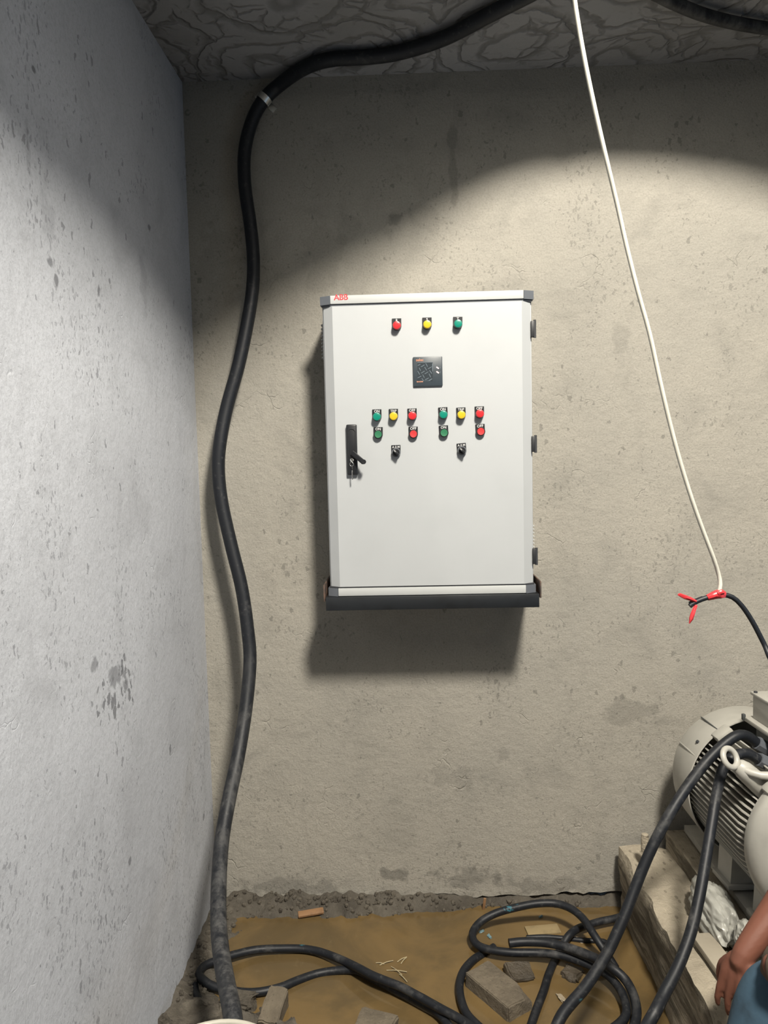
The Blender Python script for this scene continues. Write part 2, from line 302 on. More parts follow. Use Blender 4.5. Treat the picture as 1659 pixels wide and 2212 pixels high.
# ------------------------------------------------------------------ geometry helpers
def world_loc(o):
    v = Vector((0, 0, 0))
    while o is not None: v += o.location; o = o.parent
    return v
def put(name, me, parent=None, loc=None, rot=None):
    o = bpy.data.objects.new(name, me); COL.objects.link(o)
    if parent is not None: o.parent = parent
    if loc is not None: o.location = loc
    if rot is not None: o.rotation_euler = rot
    return o
def tag(o, label=None, cat=None, group=None, kind=None):
    if label: o['label'] = label
    if cat: o['category'] = cat
    if group: o['group'] = group
    if kind: o['kind'] = kind
    return o
def thing(name, loc, label, cat, group=None, rot=None):
    o = bpy.data.objects.new(name, None); COL.objects.link(o); o.location = loc
    if rot is not None: o.rotation_euler = rot
    o.empty_display_size = 0.05
    return tag(o, label, cat, group)
class B:
    """collects shapes, then builds ONE mesh"""
    def __init__(s): s.v = []; s.f = []; s.mi = []; s.cur = 0
    def add(s, vs, fs):
        n = len(s.v); s.v += [Vector(v) for v in vs]
        for f in fs: s.f.append([n+i for i in f]); s.mi.append(s.cur)
        return s
    def bm(s, bm):
        bm.verts.ensure_lookup_table(); bm.verts.index_update()
        s.add([v.co.copy() for v in bm.verts], [[v.index for v in f.verts] for f in bm.faces]); bm.free(); return s
    def box(s, c, size, bev=0.0, rot=None, seg=2):
        bm = bmesh.new(); bmesh.ops.create_cube(bm, size=1.0)
        for v in bm.verts: v.co = Vector((v.co.x*size[0], v.co.y*size[1], v.co.z*size[2]))
        if bev: bmesh.ops.bevel(bm, geom=bm.edges[:], offset=bev, segments=seg, affect='EDGES', profile=0.5)
        mat = Euler(rot or (0, 0, 0)).to_matrix()
        for v in bm.verts: v.co = mat @ v.co + Vector(c)
        return s.bm(bm)
    def prism(s, poly, y0, y1):            # (x,z) outline extruded along y
        n = len(poly)
        vs = [(x, y0, z) for x, z in poly] + [(x, y1, z) for x, z in poly]
        fs = [list(range(n)), list(range(2*n-1, n-1, -1))]
        for i in range(n): j = (i+1) % n; fs.append([i, i+n, j+n, j])
        return s.add(vs, fs)
    def zprism(s, poly, z0, z1):           # (x,y) outline extruded along z
        n = len(poly)
        vs = [(x, y, z0) for x, y in poly] + [(x, y, z1) for x, y in poly]
        fs = [list(range(n-1, -1, -1)), list(range(n, 2*n))]
        for i in range(n): j = (i+1) % n; fs.append([i, j, j+n, i+n])
        return s.add(vs, fs)
    def lathe(s, prof, seg=32, axis='Y', c=(0, 0, 0), cap=(True, True)):
        vs = []; fs = []; n = len(prof)
        for (r, h) in prof:
            for k in range(seg):
                a = 2*PI*k/seg
                p = (r*math.cos(a), h, r*math.sin(a)) if axis == 'Y' else ((r*math.cos(a), r*math.sin(a), h) if axis == 'Z' else (h, r*math.cos(a), r*math.sin(a)))
                vs.append((p[0]+c[0], p[1]+c[1], p[2]+c[2]))
        for i in range(n-1):
            for k in range(seg):
                k2 = (k+1) % seg; fs.append([i*seg+k, i*seg+k2, (i+1)*seg+k2, (i+1)*seg+k])
        if cap[0]: fs.append(list(range(seg-1, -1, -1)))
        if cap[1]: fs.append([(n-1)*seg+k for k in range(seg)])
        return s.add(vs, fs)
    def torus(s, c, R, r, nrm=(0, 1, 0), seg=28, sub=10):
        q = Vector((0, 0, 1)).rotation_difference(Vector(nrm)).to_matrix(); vs = []; fs = []
        for i in range(seg):
            a = 2*PI*i/seg
            for j in range(sub):
                b = 2*PI*j/sub
                vs.append(q @ Vector(((R+r*math.cos(b))*math.cos(a), (R+r*math.cos(b))*math.sin(a), r*math.sin(b))) + Vector(c))
        for i in range(seg):
            for j in range(sub):
                i2 = (i+1) % seg; j2 = (j+1) % sub
                fs.append([i*sub+j, i2*sub+j, i2*sub+j2, i*sub+j2])
        return s.add(vs, fs)
    def tube(s, pts, r, seg=14, step=0.012, smooth=True, wob=0.0, cap=True):
        pts = [Vector(p) for p in pts]
        rs = r if isinstance(r, (list, tuple)) else [r]*len(pts)
        P = []; R_ = []
        if smooth and len(pts) > 2:
            for i in range(len(pts)-1):
                p0 = pts[i-1] if i else 2*pts[0]-pts[1]; p1 = pts[i]; p2 = pts[i+1]; p3 = pts[i+2] if i+2 < len(pts) else 2*pts[-1]-pts[-2]
                n = max(2, int((p2-p1).length/step))
                for k in range(n):
                    t = k/n
                    P.append(0.5*((2*p1)+(p2-p0)*t+(2*p0-5*p1+4*p2-p3)*t*t+(3*p1-p0-3*p2+p3)*t**3)); R_.append(rs[i]*(1-t)+rs[i+1]*t)
            P.append(pts[-1]); R_.append(rs[-1])
        else: P = pts; R_ = rs
        T = [(P[min(i+1, len(P)-1)]-P[max(i-1, 0)]).normalized() for i in range(len(P))]
        nrm = T[0].orthogonal().normalized(); vs = []; fs = []
        for i, p in enumerate(P):
            nrm = (nrm - T[i]*nrm.dot(T[i])).normalized(); bi = T[i].cross(nrm)
            for k in range(seg):
                a = 2*PI*k/seg; rr = R_[i]
                if wob: rr *= 1+wob*noise.noise(p*30+Vector((k, 0, 0)))
                vs.append(p+(nrm*math.cos(a)+bi*math.sin(a))*rr)
        for i in range(len(P)-1):
            for k in range(seg):
                k2 = (k+1) % seg; fs.append([i*seg+k, i*seg+k2, (i+1)*seg+k2, (i+1)*seg+k])
        if cap: fs.append(list(range(seg-1, -1, -1))); fs.append([(len(P)-1)*seg+k for k in range(seg)])
        return s.add(vs, fs)
    def mesh(s, name, mats, origin=(0, 0, 0), smooth=40):
        o = Vector(origin)
        me = bpy.data.meshes.new(name); me.from_pydata([v-o for v in s.v], [], s.f); me.update()
        bm = bmesh.new(); bm.from_mesh(me); bmesh.ops.recalc_face_normals(bm, faces=bm.faces); bm.to_mesh(me); bm.free()
        for m in (mats if isinstance(mats, (list, tuple)) else [mats]): me.materials.append(m)
        for p, i in zip(me.polygons, s.mi): p.material_index = i
        if smooth:
            me.shade_smooth(); me.set_sharp_from_angle(angle=math.radians(smooth))
        return me
    def build(s, name, mat, parent=None, smooth=40, local=False):
        org = world_loc(parent) if (parent is not None and not local) else Vector((0, 0, 0))
        return put(name, s.mesh(name, mat, org, smooth), parent)
    def build_at(s, name, mat, loc, smooth=40):     # top-level mesh whose origin sits at loc
        o = put(name, s.mesh(name, mat, loc, smooth)); o.location = loc; return o
TEXT = {}
def text_mesh(txt, size, bold=0.0, ext=0.0003):
    k = (txt, size, bold)
    if k in TEXT: return TEXT[k]
    cu = bpy.data.curves.new('lettering', 'FONT'); cu.body = txt; cu.size = size; cu.align_x = 'CENTER'; cu.align_y = 'CENTER'
    cu.extrude = ext; cu.offset = bold; cu.resolution_u = 4
    ob = bpy.data.objects.new('lettering', cu); COL.objects.link(ob)
    dg = bpy.context.evaluated_depsgraph_get(); me = bpy.data.meshes.new_from_object(ob.evaluated_get(dg))
    bpy.data.objects.remove(ob); bpy.data.curves.remove(cu)
    me.name = 'lettering'; TEXT[k] = me; return me
def rock(name, mat, c, size, rot=(0, 0, 0), rough=0.12, cuts=4, seed=0, bev=0.08, chip=0.0):
    bm = bmesh.new(); bmesh.ops.create_cube(bm, size=1.0)
    bmesh.ops.bevel(bm, geom=bm.edges[:], offset=bev, segments=2, affect='EDGES')
    bmesh.ops.subdivide_edges(bm, edges=[e for e in bm.edges if e.calc_length() > 0.3], cuts=cuts, use_grid_fill=True)
    sz = Vector(size)
    for v in bm.verts:
        d = noise.noise_vector(v.co*2.1+Vector((seed*3.7, seed, 0)))*rough + noise.noise_vector(v.co*6+Vector((seed, 0, seed*2.3)))*rough*0.4
        v.co += d
        if chip:
            k = (v.co - Vector((0.5, -0.5, 0.5))).length
            if k < chip: v.co *= 0.72+0.28*k/chip
        v.co = Vector((v.co.x*sz.x, v.co.y*sz.y, v.co.z*sz.z))
    mat3 = Euler(rot).to_matrix()
    for v in bm.verts: v.co = mat3 @ v.co
    me = bpy.data.meshes.new(name); bm.to_mesh(me); bm.free(); me.materials.append(mat); me.shade_smooth(); me.set_sharp_from_angle(angle=math.radians(50))
    return put(name, me, None, c)

# ------------------------------------------------------------------ the room
def struct(o): o['kind'] = 'structure'; return o
def slab(name, c, size, mat): return struct(B().box(c, size).build(name, mat, smooth=0))
TH = 0.15
# back wall: plaster with a ragged lower edge, footing set back behind it
b = B(); n = 170; xs = [XL-TH + (XR+2*TH-XL)*i/n for i in range(n+1)]
def low_edge(x):
    e = 0.034+0.018*noise.noise(Vector((x*9, 1.3, 0)))+0.010*noise.noise(Vector((x*31, 4.1, 0)))
    if 0.46 < x < 0.74: e += 0.016*min(1, (x-0.46)/0.03)
    return e
vs = []; fs = []
for i, x in enumerate(xs):
    e = low_edge(x)
    for y, z in ((0.006*noise.noise(Vector((x*20, 0, 7))), e), (0, e+0.02), (0, ZC), (TH, ZC), (TH, e)): vs.append((x, y, z))
for i in range(n):
    for k in range(5):
        k2 = (k+1) % 5; fs.append([i*5+k, (i+1)*5+k, (i+1)*5+k2, i*5+k2])
fs.append([0, 1, 2, 3, 4]); fs.append([n*5+4-k for k in range(5)])
struct(b.add(vs, fs).build('wall_back', M['wall_back'], smooth=0))
slab('trim_1', ((XL+XR)/2, 0.10, -0.02), (XR-XL+2*TH, 0.14, 0.15), M['mud'])
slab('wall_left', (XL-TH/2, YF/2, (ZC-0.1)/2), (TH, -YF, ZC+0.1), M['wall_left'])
b = B(); zc_ = (ZC-0.1)/2; zh_ = ZC+0.1
b.box((XR+TH/2, FILL_GAP[1]/2, zc_), (TH, -FILL_GAP[1], zh_)); b.box((XR+TH/2, (YF+FILL_GAP[0])/2, zc_), (TH, FILL_GAP[0]-YF, zh_)); b.box((XR+TH/2, (FILL_GAP[0]+FILL_GAP[1])/2, (ZC+FILL_GAP[2])/2), (TH, FILL_GAP[1]-FILL_GAP[0], ZC-FILL_GAP[2]))
struct(b.build('wall_right', M['wall_other'], smooth=0))
HC_ = (0.66, -2.0)              # irregular opening broken through the slab, a shaft above it
ring0 = [(-0.22, -2.04), (-0.215, -1.85), (-0.20, -1.64), (-0.145, -1.445), (0.015, -1.20), (0.20, -0.975), (0.295, -0.835), (0.43, -0.70), (0.66, -0.645), (0.91, -0.69), (1.10, -0.79), (1.32, -1.0), (1.52, -1.4), (1.6, -2.0), (1.52, -2.8), (1.25, -3.4), (0.75, -3.62), (0.3, -3.4), (0.0, -3.0), (-0.17, -2.5)]
ring = []
for i in range(len(ring0)):
    p0, p1, p2, p3 = [Vector(ring0[(i+k) % len(ring0)]) for k in (-1, 0, 1, 2)]
    for t in (0, 0.25, 0.5, 0.75):
        q_ = 0.5*((2*p1)+(p2-p0)*t+(2*p0-5*p1+4*p2-p3)*t*t+(3*p1-p0-3*p2+p3)*t**3); ring.append((q_.x, q_.y))
ring = ring[::-1]; NR = len(ring)
x0_, x1_, y0_, y1_ = XL-TH, XR+TH, YF-TH, TH
def to_edge(p):
    dx, dy = p[0]-HC_[0], p[1]-HC_[1]; t = 1e9
    if dx: t = min(t, ((x1_ if dx > 0 else x0_)-HC_[0])/dx)
    if dy: t = min(t, ((y1_ if dy > 0 else y0_)-HC_[1])/dy)
    return (HC_[0]+dx*t, HC_[1]+dy*t)
outer = [to_edge(p) for p in ring]
for cx_, cy_ in ((x0_, y0_), (x1_, y0_), (x0_, y1_), (x1_, y1_)):      # let the outline reach the room corners
    k = min(range(NR), key=lambda i: (outer[i][0]-cx_)**2+(outer[i][1]-cy_)**2); outer[k] = (cx_, cy_)
vs = [(x, y, ZC) for x, y in ring]+[(x, y, ZC) for x, y in outer]+[(x, y, ZC+TH) for x, y in outer]+[(x, y, ZC+TH) for x, y in ring]
fs = []
for k in range(NR):
    j = (k+1) % NR; fs += [[k, j, NR+j, NR+k], [NR+k, NR+j, 2*NR+j, 2*NR+k], [2*NR+k, 2*NR+j, 3*NR+j, 3*NR+k], [k, 3*NR+k, 3*NR+j, j]]
struct(B().add(vs, fs).build('ceiling', M['ceiling'], smooth=0))
wide = [(HC_[0]+(x-HC_[0])*1.25, HC_[1]+(y-HC_[1])*1.25) for x, y in ring]
vs = [(x, y, ZC+TH) for x, y in wide]+[(x, y, 5.0) for x, y in wide]
fs = [[k, (k+1) % NR, NR+(k+1) % NR, NR+k] for k in range(NR)]+[[NR+k for k in range(NR)]]
struct(B().add(vs, fs).build('wall_shaft', M['shaft'], smooth=0))
slab('wall_front', ((XL+XR)/2, YF-TH/2, (ZC-0.1)/2), (XR-XL+2*TH, TH, ZC+0.1), M['wall_other'])
# floor: uneven mud, water lies in its hollows
def floor_z(x, y):
    z = -0.035 + 0.012*noise.noise(Vector((x*3, y*3, 0))) + 0.006*noise.noise(Vector((x*11, y*11, 3)))
    r = noise.noise(Vector((x*14, y*14, 5)))*0.018 + noise.noise(Vector((x*35, y*35, 8)))*0.011 + noise.noise(Vector((x*80, y*80, 2)))*0.004
    dl = x-XL
    wl = 0.17+0.05*noise.noise(Vector((y*4, 2, 0)))
    if dl < wl: z = max(z, -0.035+0.075*(1-dl/wl)**0.8+r)
    wb = 0.10+0.035*noise.noise(Vector((x*5, 9, 0)))
    wb *= 1.0 if x < -0.25 else (max(0.35, 1-(x+0.25)*1.4) if x < 0.4 else 0.35)
    hb = 0.078 if x < -0.1 else max(0.05, 0.078-(x+0.1)*0.09)
    if -y < wb: z = max(z, -0.03+hb*(1-(-y)/wb)**0.55+r*1.3)
    if y < -0.45 and x < -0.5: z = max(z, -0.03+0.06*min(1, (-0.45-y)/0.15)*min(1, (-0.5-x)/0.12)+r*1.5)
    if y < -1.1: z = max(z, -0.035+0.05*min(1, (-1.1-y)/0.4)+r)
    return z
gx = list(np.arange(XL, 0.9, 0.012)) + list(np.arange(0.9, XR+0.05, 0.08)); gx[-1] = XR
gy = list(np.arange(0.02, -0.8, -0.012)) + list(np.arange(-0.8, YF-0.3, -0.06))
vs = [(x, y, floor_z(x, y)) for y in gy for x in gx]; w = len(gx)
fs = [[j*w+i, j*w+i+1, (j+1)*w+i+1, (j+1)*w+i] for j in range(len(gy)-1) for i in range(w-1)]
struct(B().add(vs, fs).build('floor', M['mud'], smooth=60))
o = B().add([(XL, 0.02, 0), (XR, 0.02, 0), (XR, -1.45, 0), (XL, -1.45, 0)], [[0, 3, 2, 1]]).build_at('muddy_water', M['water'], (0, -0.5, 0), smooth=0)
tag(o, 'shallow pool of muddy brown water covering the floor by the wall', 'water', kind='stuff')

# ------------------------------------------------------------------ control cabinet
ZB, HC, WC, YFR = 1.2627, 0.9953, 0.70, -0.282
cab = thing('control_cabinet', (0, 0, ZB), 'light grey wall-mounted electrical control cabinet with buttons and indicator lamps', 'cabinet')
B().box((0, -0.1285, ZB+HC/2), (0.690, 0.249, HC-0.012), 0.004).build('body', M['white_paint'], cab)
def chamfer_outline(hw, y0, y1, cut, yb): return [(-hw, yb), (-hw, y1), (-hw+cut, y0), (hw-cut, y0), (hw, y1), (hw, yb)]
B().zprism(chamfer_outline(0.3405, -0.2805, -0.259, 0.031, -0.2545), ZB+0.031, ZB+HC-0.034).build('door', M['white_paint'], cab, smooth=20)
for nm, z0, z1 in (('top_rail', ZB+HC-0.027, ZB+HC), ('bottom_rail', ZB, ZB+0.026)):
    r = B().box((0, -0.2735, (z0+z1)/2), (0.630, 0.021, z1-z0), 0.0015).build(nm, M['rail_white'], cab)
    for sx in (-1, 1):
        poly = [(sx*0.3155, -0.2845), (sx*0.350, -0.268), (sx*0.350, -0.235), (sx*0.3155, -0.235)]
        if sx > 0: poly = poly[::-1]
        bb = B().zprism(poly, z0-0.001, z1-0.0005).build('end_cap', M['grey_cap'], r, smooth=20)
    # lip between rail and door; the top one is coloured grey for shade
    zl = (z0-0.0065, z0) if nm == 'top_rail' else (z1, z1+0.0045)
    B().zprism(chamfer_outline(0.346, -0.278, -0.264, 0.032, -0.255), zl[0], zl[1]).build('rail_lip', M['grey_cap'] if nm == 'top_rail' else M['gasket'], r, smooth=20)
    if nm == 'top_rail': top_rail = r
# maker's letters on the top rail, each letter split by a fine cross
c = ony(736.5, 642.5, -0.2848)
lb = put('logo_lettering', text_mesh('ABB', 0.0255, 0.0005), top_rail, Vector((c.x, -0.2843, c.z))-Vector((0, 0, ZB)), (PI/2, 0, 0))
lb.data.materials.append(M['red_print']); lb['label'] = 'red maker lettering'
b = B(); b.box((c.x, -0.2848, c.z), (0.040, 0.0003, 0.0005))
for dx in (-0.0125, 0.0005, 0.0128): b.box((c.x+dx, -0.2848, c.z), (0.0004, 0.0003, 0.020))
b.build('logo_split', M['rail_white'], top_rail, smooth=0)
# hinges on the right side
for (y0, y1) in ((693, 728), (942, 976), (1185, 1218)):
    z0 = ony(1158, y1, -0.262).z; z1 = ony(1158, y0, -0.262).z
    h = B().box((0.3465, -0.258, (z0+z1)/2), (0.012, 0.022, z1-z0), 0.002).build('hinge', M['black_soft'], cab)
    b = B(); b.lathe([(0.0045, z0-0.003), (0.0045, z1+0.003)], 12, 'Z', (0.3535, -0.264, 0)); b.build('hinge_pin', M['gasket'], h)
# louvred vents on the side walls
for sx, zc in ((1, ony(1157, 1167, -0.2).z), (-1, ony(692, 738, -0.2).z)):
    vt = B().box((sx*0.3462, -0.15, zc), (0.004, 0.15, 0.13), 0.001).build('side_vent', M['white_paint'], cab)
    for k in range(10):
        zz = zc-0.055+k*0.012
        B().box((sx*0.351, -0.15, zz), (0.009, 0.14, 0.0035), 0.001, rot=(0, sx*0.5, 0)).build('vent_slat', M['rail_white'], vt)
# indicator lamps, push buttons, selectors
RP = 0.0150
def legend_poly():
    p = [(-RP, 0.0245), (-RP, 0.0)]
    for k in range(1, 12): a = PI+PI*k/12; p.append((RP*math.cos(a), RP*math.sin(a)))
    return p+[(RP, 0.0), (RP, 0.0245)]
plate_me = B().prism(legend_poly(), -0.0045, 0).mesh('legend_plate', M['black'], smooth=30)
bezel_me = B().lathe([(0.0148, 0), (0.0148, -0.008), (0.0136, -0.012), (0.0128, -0.012)], 28, cap=(True, True)).mesh('indicator_lamp', M['black'])
pbez_me = B().lathe([(0.0150, 0), (0.0150, -0.013), (0.0140, -0.015), (0.0126, -0.015), (0.0122, -0.0125)], 28).mesh('push_button', M['black'])
LENS = {}
for k in ('red', 'yellow', 'green'):
    LENS[k] = B().lathe([(0.0136, -0.012), (0.0136, -0.0165), (0.0132, -0.0175), (0.0126, -0.018), (0.0126, -0.0240), (0.0120, -0.0255), (0.0100, -0.0262), (0.004, -0.0264)], 28).mesh('lens', M['lens_'+k])
for k in ('green', 'red'):
    LENS['push_'+k] = B().lathe([(0.0120, -0.012), (0.0120, -0.0165), (0.0112, -0.0178), (0.006, -0.0172), (0.002, -0.0170)], 28).mesh('button_cap', M['push_'+k])
sel_ring = B().lathe([(0.0150, 0), (0.0150, -0.010), (0.0143, -0.0122), (0.0118, -0.0122), (0.0118, -0.010)], 28).mesh('selector_switch', M['grey_cap'])
b = B(); b.lathe([(0.0117, -0.0095), (0.0112, -0.017), (0.0105, -0.018)], 24); b.box((0, -0.0235, 0), (0.0068, 0.013, 0.0225), 0.0015)
sel_knob = b.mesh('knob', M['black'])
sel_mark = B().box((0, -0.0302, 0.006), (0.0016, 0.0006, 0.007)).mesh('pointer_mark', M['white_print'])
def device(kind, px, py, txt, lens=None, tilt=0.0, label=None, tsize=0.0118):
    p = ony(px, py, -0.302); loc = Vector((p.x, -0.2805, p.z-ZB))
    o = put({'lamp': 'indicator_lamp', 'push': 'push_button', 'sel': 'selector_switch'}[kind], {'lamp': bezel_me, 'push': pbez_me, 'sel': sel_ring}[kind], cab, loc, (0, tilt, 0))
    if label: o['label'] = label
    put('legend_plate', plate_me, o)
    t = text_mesh(txt, tsize if len(txt) < 4 else min(tsize, 0.0104), 0.00018 if len(txt) < 4 else 0.00012)
    if not t.materials: t.materials.append(M['white_print'])
    put('lettering', t, o, (0, -0.0047, 0.0178), (PI/2, 0, 0))
    if kind == 'sel':
        kn = put('knob', sel_knob, o, (0, 0, 0), (0, math.radians(-42), 0)); put('pointer_mark', sel_mark, kn)
    else: put('lens' if kind == 'lamp' else 'button_cap', LENS[lens], o)
    return o
device('lamp', 857, 702.5, 'R', 'red', 0.0, 'red indicator lamp marked R')
device('lamp', 923, 700.5, 'S', 'yellow', 0.0, 'yellow indicator lamp marked S')
device('lamp', 989.7, 699, 'T', 'green', 0.02, 'green indicator lamp marked T')
for (px, py, t, l, tl) in [(814, 900, 'ON', 'green', 0), (850, 899, 'TRIP', 'yellow', 0), (890.7, 898, 'OFF', 'red', -0.01), (958, 895.5, 'ON', 'green', -0.04), (997, 896, 'TRIP', 'yellow', -0.02), (1037, 893.5, 'OFF', 'red', -0.01)]:
    device('lamp', px, py, t, l, tl, l+' indicator lamp marked '+t)
for (px, py, t, l, tl) in [(816.7, 938.5, 'ON', 'push_green', 0.01), (893, 937.5, 'OFF', 'push_red', 0), (959.5, 935, 'ON', 'push_green', -0.05), (1039, 932, 'OFF', 'push_red', -0.05)]:
    device('push', px, py, t, l, tl, l[5:]+' push button marked '+t)
for (px, py, tl) in [(855.6, 977.5, -0.01), (998.5, 973.5, -0.07)]:
    device('sel', px, py, 'A 0 M', None, tl, 'black rotary selector marked A 0 M', tsize=0.0100)
# digital panel meter
p = ony(924, 802.5, -0.287); mloc = Vector((p.x, -0.2805, p.z-ZB))
mt = put('panel_meter', B().box((0, -0.004, 0), (0.0965, 0.008, 0.0965), 0.003).mesh('panel_meter', M['meter_face']), cab, mloc); mt['label'] = 'square dark digital panel meter'
def meter_xy(cx, cy): return ((cx-810)/1345.0*0.0965, (785-cy)/1370.0*0.0965)     # crop of the photograph -> metres on the meter face
x0, z1 = meter_xy(345, 360); x1, z0 = meter_xy(1040, 1225)
put('screen', B().box(((x0+x1)/2, -0.0083, (z0+z1)/2), (x1-x0, 0.0008, z1-z0)).mesh('screen', M['meter_screen']), mt)
b = B()
for (ax, ay, bx, by) in [(360, 500, 480, 445), (500, 570, 665, 480), (725, 410, 805, 570), (670, 580, 760, 735), (825, 670, 990, 575), (420, 600, 480, 745), (350, 755, 440, 920), (505, 855, 670, 760), (670, 895, 835, 800), (885, 730, 990, 885), (575, 920, 650, 1070), (860, 890, 940, 1055), (340, 1075, 510, 990), (530, 1095, 610, 1205), (680, 1170, 850, 1085), (850, 1210, 1005, 1125)]:
    (xa, za), (xb, zb) = meter_xy(ax, ay), meter_xy(bx, by)
    L = math.hypot(xb-xa, zb-za); b.box(((xa+xb)/2, -0.0089, (za+zb)/2), (L, 0.0005, 0.0015), rot=(0, -math.atan2(zb-za, xb-xa), 0))
b.box((x1-0.0008, -0.0089, (z0+z1)/2+0.013), (0.0014, 0.0005, 0.026)); b.box(((x0+x1)/2, -0.0089, z1-0.0006), (x1-x0, 0.0005, 0.0009)); b.box(((x0+x1)/2, -0.0089, z0+0.0006), ((x1-x0)*0.7, 0.0005, 0.0007))
put('screen_segments', b.mesh('screen_segments', M['segment'], smooth=0), mt)
t = text_mesh('selec', 0.0125, 0.0002); t.materials.append(M['orange_print']); xx, zz = meter_xy(455, 250); put('lettering', t, mt, (xx, -0.0084, zz), (PI/2, 0, 0))
xx, zz = meter_xy(440, 1245); b = B()
for k in range(7): b.box((xx-0.009+k*0.003, -0.0084, zz), (0.0021, 0.0005, 0.0040), rot=(0, 0.25*(k % 2), 0))
put('small_print', b.mesh('small_print', M['orange_print'], smooth=0), mt)
for (cx_, cy_) in ((1262, 630), (1262, 838)):
    xx, zz = meter_xy(cx_, cy_)
    put('led', B().box((xx, -0.0086, zz), (0.0092, 0.0010, 0.0034), 0.0004, rot=(0, 0.62, 0)).mesh('led', M['led']), mt)
    put('led_legend', B().box((xx+0.0088, -0.0084, zz+0.001), (0.0030, 0.0004, 0.0012)).box((xx+0.0088, -0.0084, zz-0.0018), (0.0030, 0.0004, 0.0012)).mesh('led_legend', M['segment'], smooth=0), mt)
# swing handle
pt = ony(759.5, 917, -0.29); pb = ony(761.5, 1026, -0.29); hz = (pt.z+pb.z)/2-ZB; hh = pt.z-pb.z
hx = (pt.x+pb.x)/2
hd = put('swing_handle', B().box((0, -0.008, 0), (0.0345, 0.016, hh), 0.004, seg=3).mesh('swing_handle', M['black']), cab, (hx, -0.2805, hz))
def pill(w_, h_, n_=10):
    r = w_/2; p = []
    for k in range(n_+1): a = PI*k/n_; p.append((r*math.cos(a), h_/2-r+r*math.sin(a)))
    for k in range(n_+1): a = PI+PI*k/n_; p.append((r*math.cos(a), -h_/2+r+r*math.sin(a)))
    return p
b = B(); pl = pill(0.0225, hh*0.56); po_ = [(x*1.12, z*1.025) for x, z in pl]
nn = len(pl)
vs = [(x, -0.0158, z+hh*0.13) for x, z in po_]+[(x, -0.0178, z+hh*0.13) for x, z in po_]+[(x, -0.0178, z+hh*0.13) for x, z in pl]+[(x, -0.0158, z+hh*0.13) for x, z in pl]
fs = [[q*nn+i, q*nn+(i+1) % nn, (q+1)*nn+(i+1) % nn, (q+1)*nn+i] for q in range(3) for i in range(nn)]
put('recess_rim', b.add(vs, fs).mesh('recess_rim', M['black_soft']), hd)
b = B(); pv = Vector((-0.002, 0, -0.012))
a0 = Vector((0.0, -0.018, -0.011)); a1 = Vector((0.040, -0.050, -0.040))
dv = (a1-a0); L = dv.length
b.box(a0+dv*0.5, (L, 0.009, 0.0155), 0.0025, rot=(0, math.atan2(0.029, 0.040), math.atan2(-0.032, 0.0494)))
lv = put('lever', b.mesh('lever', M['black']), hd)
put('lever_tip', B().lathe([(0.0078, -0.005), (0.0078, 0.005)], 18, c=(a1.x, a1.y, a1.z)).mesh('lever_tip', M['black']), lv)
put('rivet', B().lathe([(0.0016, -0.0062), (0.0016, -0.004)], 12, c=(a1.x-0.0005, a1.y, a1.z-0.003)).mesh('rivet', M['chrome']), lv)
put('lock_barrel', B().lathe([(0.006, -0.014), (0.006, -0.0195), (0.005, -0.020)], 20, c=(-0.001, 0, -0.034)).mesh('lock_barrel', M['chrome']), hd)
kl = Vector((hx, -0.2805, hz+ZB))
key = thing('key_ring', kl+Vector((0, -0.022, -0.10)), 'small bunch of silver keys hanging from the cabinet lock', 'keys')
B().torus(kl+Vector((-0.0015, -0.0265, -0.0475)), 0.0062, 0.0007, (0.2, 1, 0.1)).build('ring', M['chrome'], key)
B().torus(kl+Vector((0.0005, -0.0235, -0.0345)), 0.0042, 0.0011, (0.25, 1, 0)).build('key_bow', M['chrome'], key)
B().box(kl+Vector((0.0005, -0.0225, -0.029)), (0.0035, 0.006, 0.003)).build('key_in_lock', M['chrome'], key)
B().box(kl+Vector((0.0005, -0.0262, -0.060)), (0.0026, 0.0015, 0.010)).box(kl+Vector((-0.0002, -0.0262, -0.083)), (0.0034, 0.0016, 0.030), 0.0004).box(kl+Vector((0.0006, -0.0262, -0.090)), (0.0030, 0.0015, 0.012)).build('key_blade', M['chrome'], key)
# steel angle bracket that carries the cabinet
br = thing('steel_bracket', (0, -0.15, 1.21), 'dark steel angle-iron bracket fixed to the wall under the cabinet', 'bracket')
zt = ZB-0.0015
B().box((0, -0.2885, zt-0.0235), (0.715, 0.006, 0.045), 0.001).box((0, -0.266, zt-0.003), (0.715, 0.045, 0.005), 0.001).build('front_angle', M['steel_dark'], br)
for sx in (-1, 1):
    B().box((sx*0.3625, -0.146, zt+0.013), (0.005, 0.288, 0.056), 0.001).box((sx*0.345, -0.120, zt-0.0085), (0.040, 0.236, 0.005), 0.001).build('side_arm', M['rust'], br)
B().box((0, -0.005, zt-0.0235), (0.715, 0.006, 0.045), 0.001).build('wall_angle', M['steel_dark'], br)

